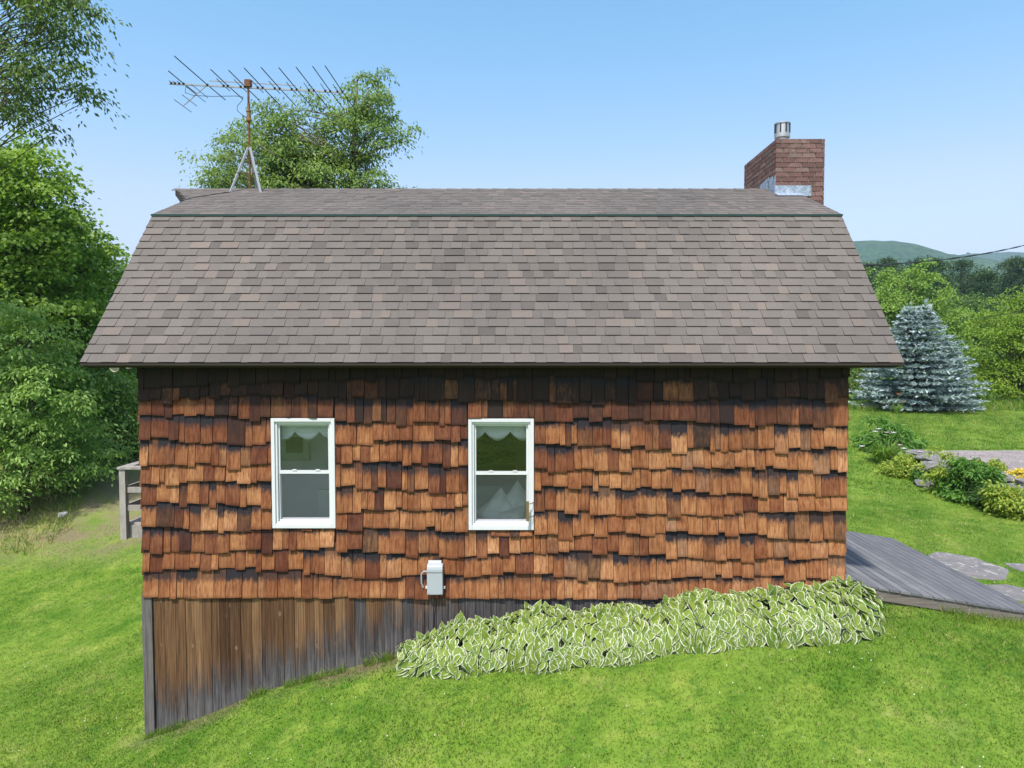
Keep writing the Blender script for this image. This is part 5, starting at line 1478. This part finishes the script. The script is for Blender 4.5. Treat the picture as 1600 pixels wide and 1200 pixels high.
bush('lady_mantle', 'frothy yellow flowering mound at the lawn edge before the boulder', (10.85, 11.2), (.75, .7, .55), 70, 70, .07, .7, 'lime', 506, .15)
bush('juniper', 'low feathery green plant by the tilted flat rock', (11.0, 10.35), (.50, .42, .42), 36, 60, .10, .3, 'phlox', 507)
bush('phlox', 'dense dark green upright shrub in front of the long slab', (10.95, 8.55), (.62, .62, .98), 75, 75, .13, .30, 'phlox', 508)
bush('goldenrod', 'bright yellow green plant at left of the dense dark shrub', (10.75, 9.05), (.42, .42, .98), 40, 70, .13, .26, 'lime', 509)
strap_clump('ornamental_grass', 'fine pale grass tuft right of the dense dark shrub', (10.95, 7.75), 420, .75, .5, 'glauc', 510)
bush('spirea', 'yellow green leafy shrub cut by the right border', (11.0, 7.05), (.55, .5, .70), 60, 70, .09, .5, 'lime', 511)
bush('stonecrop', 'bright yellow flower cushion on top of the rock wall', (12.05, 7.9, -3.04), (.34, .75, .22), 50, 60, .05, .8, 'gold', 512, .10)
bush('stonecrop', 'lime coloured cushion plant at the gravel edge', (12.1, 9.6, -3.04), (.36, .5, .26), 40, 60, .06, .7, 'lime', 513, .11)

# ------------------------------------------------------------------ lawn grass, one mass
def blades(rg, n, x0, x1, y0, y1, h0, h1, w_, seg, keep, lean=1.0):
    x = rg.uniform(x0, x1, n); y = rg.uniform(y0, y1, n); k = keep(x, y); x, y = x[k], y[k]; n = len(x)
    z = gz(x, y) - .004; a = rg.random(n) * 6.283; h = (h0 + (h1 - h0) * rg.random(n)) * (.7 + .6 * vnoise(x * 1.3, y * 1.3, 40)); ln_ = h * lean * (.3 + rg.random(n))
    dx, dy = np.cos(a), np.sin(a); b = rg.random(n) * 6.283; sx, sy = np.cos(b) * w_ / 2, np.sin(b) * w_ / 2
    P = np.stack([x, y, z], 1); S = np.stack([sx, sy, np.zeros(n)], 1)
    tip = P + np.stack([dx * ln_, dy * ln_, h], 1)
    if seg == 1:
        V = np.stack([P - S, P + S, tip], 1).reshape(-1, 3); i = np.arange(n) * 3; F = np.stack([i, i + 1, i + 2], 1); r_ = 1
    else:
        mid = P + np.stack([dx * ln_ * .3, dy * ln_ * .3, h * .6], 1)
        V = np.stack([P - S, P + S, mid - S * .8, mid + S * .8, tip], 1).reshape(-1, 3); i = np.arange(n) * 5
        F = np.stack([np.stack([i, i + 1, i + 3], 1), np.stack([i, i + 3, i + 2], 1), np.stack([i + 2, i + 3, i + 4], 1)], 1).reshape(-1, 3); r_ = 3
    dry = np.where((x < -8.3) & (y > 6.8) & (y < 14.5), .65 * vnoise(x * .9, y * .9, 71) + .05, .045)
    t = np.stack([np.where(rg.random(n) < dry, .97, np.clip(.55 * vnoise(x * 13, y * 13, 61) + .5 * rg.random(n) - .02, 0, .94)), np.zeros(n), np.zeros(n)], 1)
    return V, F, np.repeat(t, r_, 0)


def inhouse(x, y): return (x > XW0 - .02) & (x < XW1 + .02) & (y > -.03) & (y < YW1)
def onramp(x, y): return (x > RX0) & (x < RX1 - .1) & (y > RY0 + .25) & (y < RY1)
def onstone(x, y): return ((np.hypot((x - 7.3) / .52, (y - 2.85) / .72) < 1) | (np.hypot((x - 7.2) / .36, (y - 1.5) / .36) < 1) | (np.hypot((x - 8.3) / .3, (y - 2.95) / .25) < 1))
def ongravel(x, y): return (x > 11.5) & (x < 22.5) & (y > 5) & (y < 13.4)
def bare(x, y): return (x < -8.6) & (y > 7.2) & (y < 14.5) & (rg.random(len(x)) < .45)
rg = np.random.default_rng(9)
GV = []; GF = []; GT = []; nbv = 0
def vis(x, y): return np.abs(x + .0) < .80 * (y + 9.6)
base_keep = lambda x, y: vis(x, y) & ~inhouse(x, y) & ~onramp(x, y) & ~onstone(x, y) & ~ongravel(x, y) & ~bare(x, y)
# thinner over worn patches
wear = lambda x, y: rg.random(len(x)) < .45 + .8 * vnoise(x * .9 + 3, y * .9, 90)
fadeA = lambda y: 1 - smooth01(-1.0, 4.0, y)
for args in ((380000, -9, 9, -3.6, 4.0, .018, .042, .0085, 3, lambda x, y: base_keep(x, y) & wear(x, y) & (rg.random(len(x)) < fadeA(y))),
             (300000, -15, 13.5, -1.0, 9.0, .022, .05, .010, 1, lambda x, y: base_keep(x, y) & (rg.random(len(x)) > .9 * fadeA(y))),
             (150000, 3, 24, 9.0, 30, .03, .075, .024, 1, base_keep),
             (14000, -18, -11.2, 7.5, 16, .08, .30, .018, 3, lambda x, y: vis(x, y) & (x < -11.2 - .5 * (y - 9)) & (rg.random(len(x)) < .6)),
             (1500, -4.62, -1.2, -.13, -.035, .05, .13, .006, 3, lambda x, y: vnoise(x * 4, y * 0, 5) > .35),
             (1300, 3.95, 6.8, .05, .40, .05, .14, .007, 3, lambda x, y: vnoise(x * 4, y * 0, 6) > .3),
             (5000, 17, 31, 26.5, 31, .15, .5, .03, 3, vis)):
    V, F, t = blades(rg, *args); GV.append(V); GF.append(F + nbv); GT.append(t); nbv += len(V)
# clover heads
n = 800; x = rg.uniform(-8, 12, n); y = rg.uniform(-3, 10, n); k = base_keep(x, y) & (vnoise(x * .6, y * .6, 12) > .45); x, y = x[k], y[k]; n = len(x); z = gz(x, y) + .05
r_ = .005 + .005 * rg.random(n); q = np.stack([np.stack([x - r_, y, z], 1), np.stack([x, y - r_, z + .004], 1), np.stack([x + r_, y, z], 1), np.stack([x, y, z + r_ * 1.6], 1)], 1).reshape(-1, 3); i = np.arange(n) * 4
F = np.stack([np.stack([i, i + 1, i + 3], 1), np.stack([i + 1, i + 2, i + 3], 1)], 1).reshape(-1, 3); GV.append(q); GF.append(F + nbv); GT.append(np.tile([.5, 1, 0], (len(F), 1)))
tag(mk('lawn_grass', np.concatenate(GV), np.concatenate(GF), m_grass(), tint=np.concatenate(GT), origin=(0, 0, -4)), 'short mown green grass of the lawn', 'grass', kind='stuff')

# ------------------------------------------------------------------ wires
def wire(name, label, a, b, sag, r_, n=40, over=1.0, twist=False):
    m = MB(); A = np.array(a); B = np.array(b)
    for s_ in ((0, 1) if twist else (0,)):
        pts = []
        for i in range(n + 1):
            t = over * i / n; p = A * (1 - t) + B * t - np.array([0, 0, 4 * sag * t * (1 - t) if t < 1 else 0])
            if twist: p = p + .013 * np.array([0, math.cos(i * 1.4 + s_ * 3.14), math.sin(i * 1.4 + s_ * 3.14)])
            pts.append(tuple(p))
        m.tube(pts, r_, 5)
    return tag(m.build(name, CABLE), label, 'cable')


wire('service_cable', 'thick twisted service cable leaving the right roof edge', (3.95, 5.5, 1.72), (32.0, 28.0, 8.16), 1.126, .014, 60, 1.0, True)
wire('phone_wire', 'thin wire crossing before the yellow green trees', (14.0, 20.0, .75), (40.0, 26.0, 5.2), .35, .008)

# ------------------------------------------------------------------ haze
m = M('haze_air'); m.t.nodes.remove(m.b); pv = m.n('ShaderNodeVolumePrincipled'); pv.inputs['Density'].default_value = .00030
pv.inputs['Color'].default_value = (.62, .80, 1.0, 1); pv.inputs['Anisotropy'].default_value = .2; m.l(pv.outputs[0], m.out.inputs['Volume'])
hx0, hx1, hy0, hy1 = gx[0] - 20, gx[-1] + 20, gy[0] - 20, gy[-1] + 20
hz = MB(); hz.box(hx0, hx1, hy0, hy1, -12, 350)
tag(mk('haze', hz.V, hz.F, m.m, origin=(0, 0, -12)), kind='stuff')
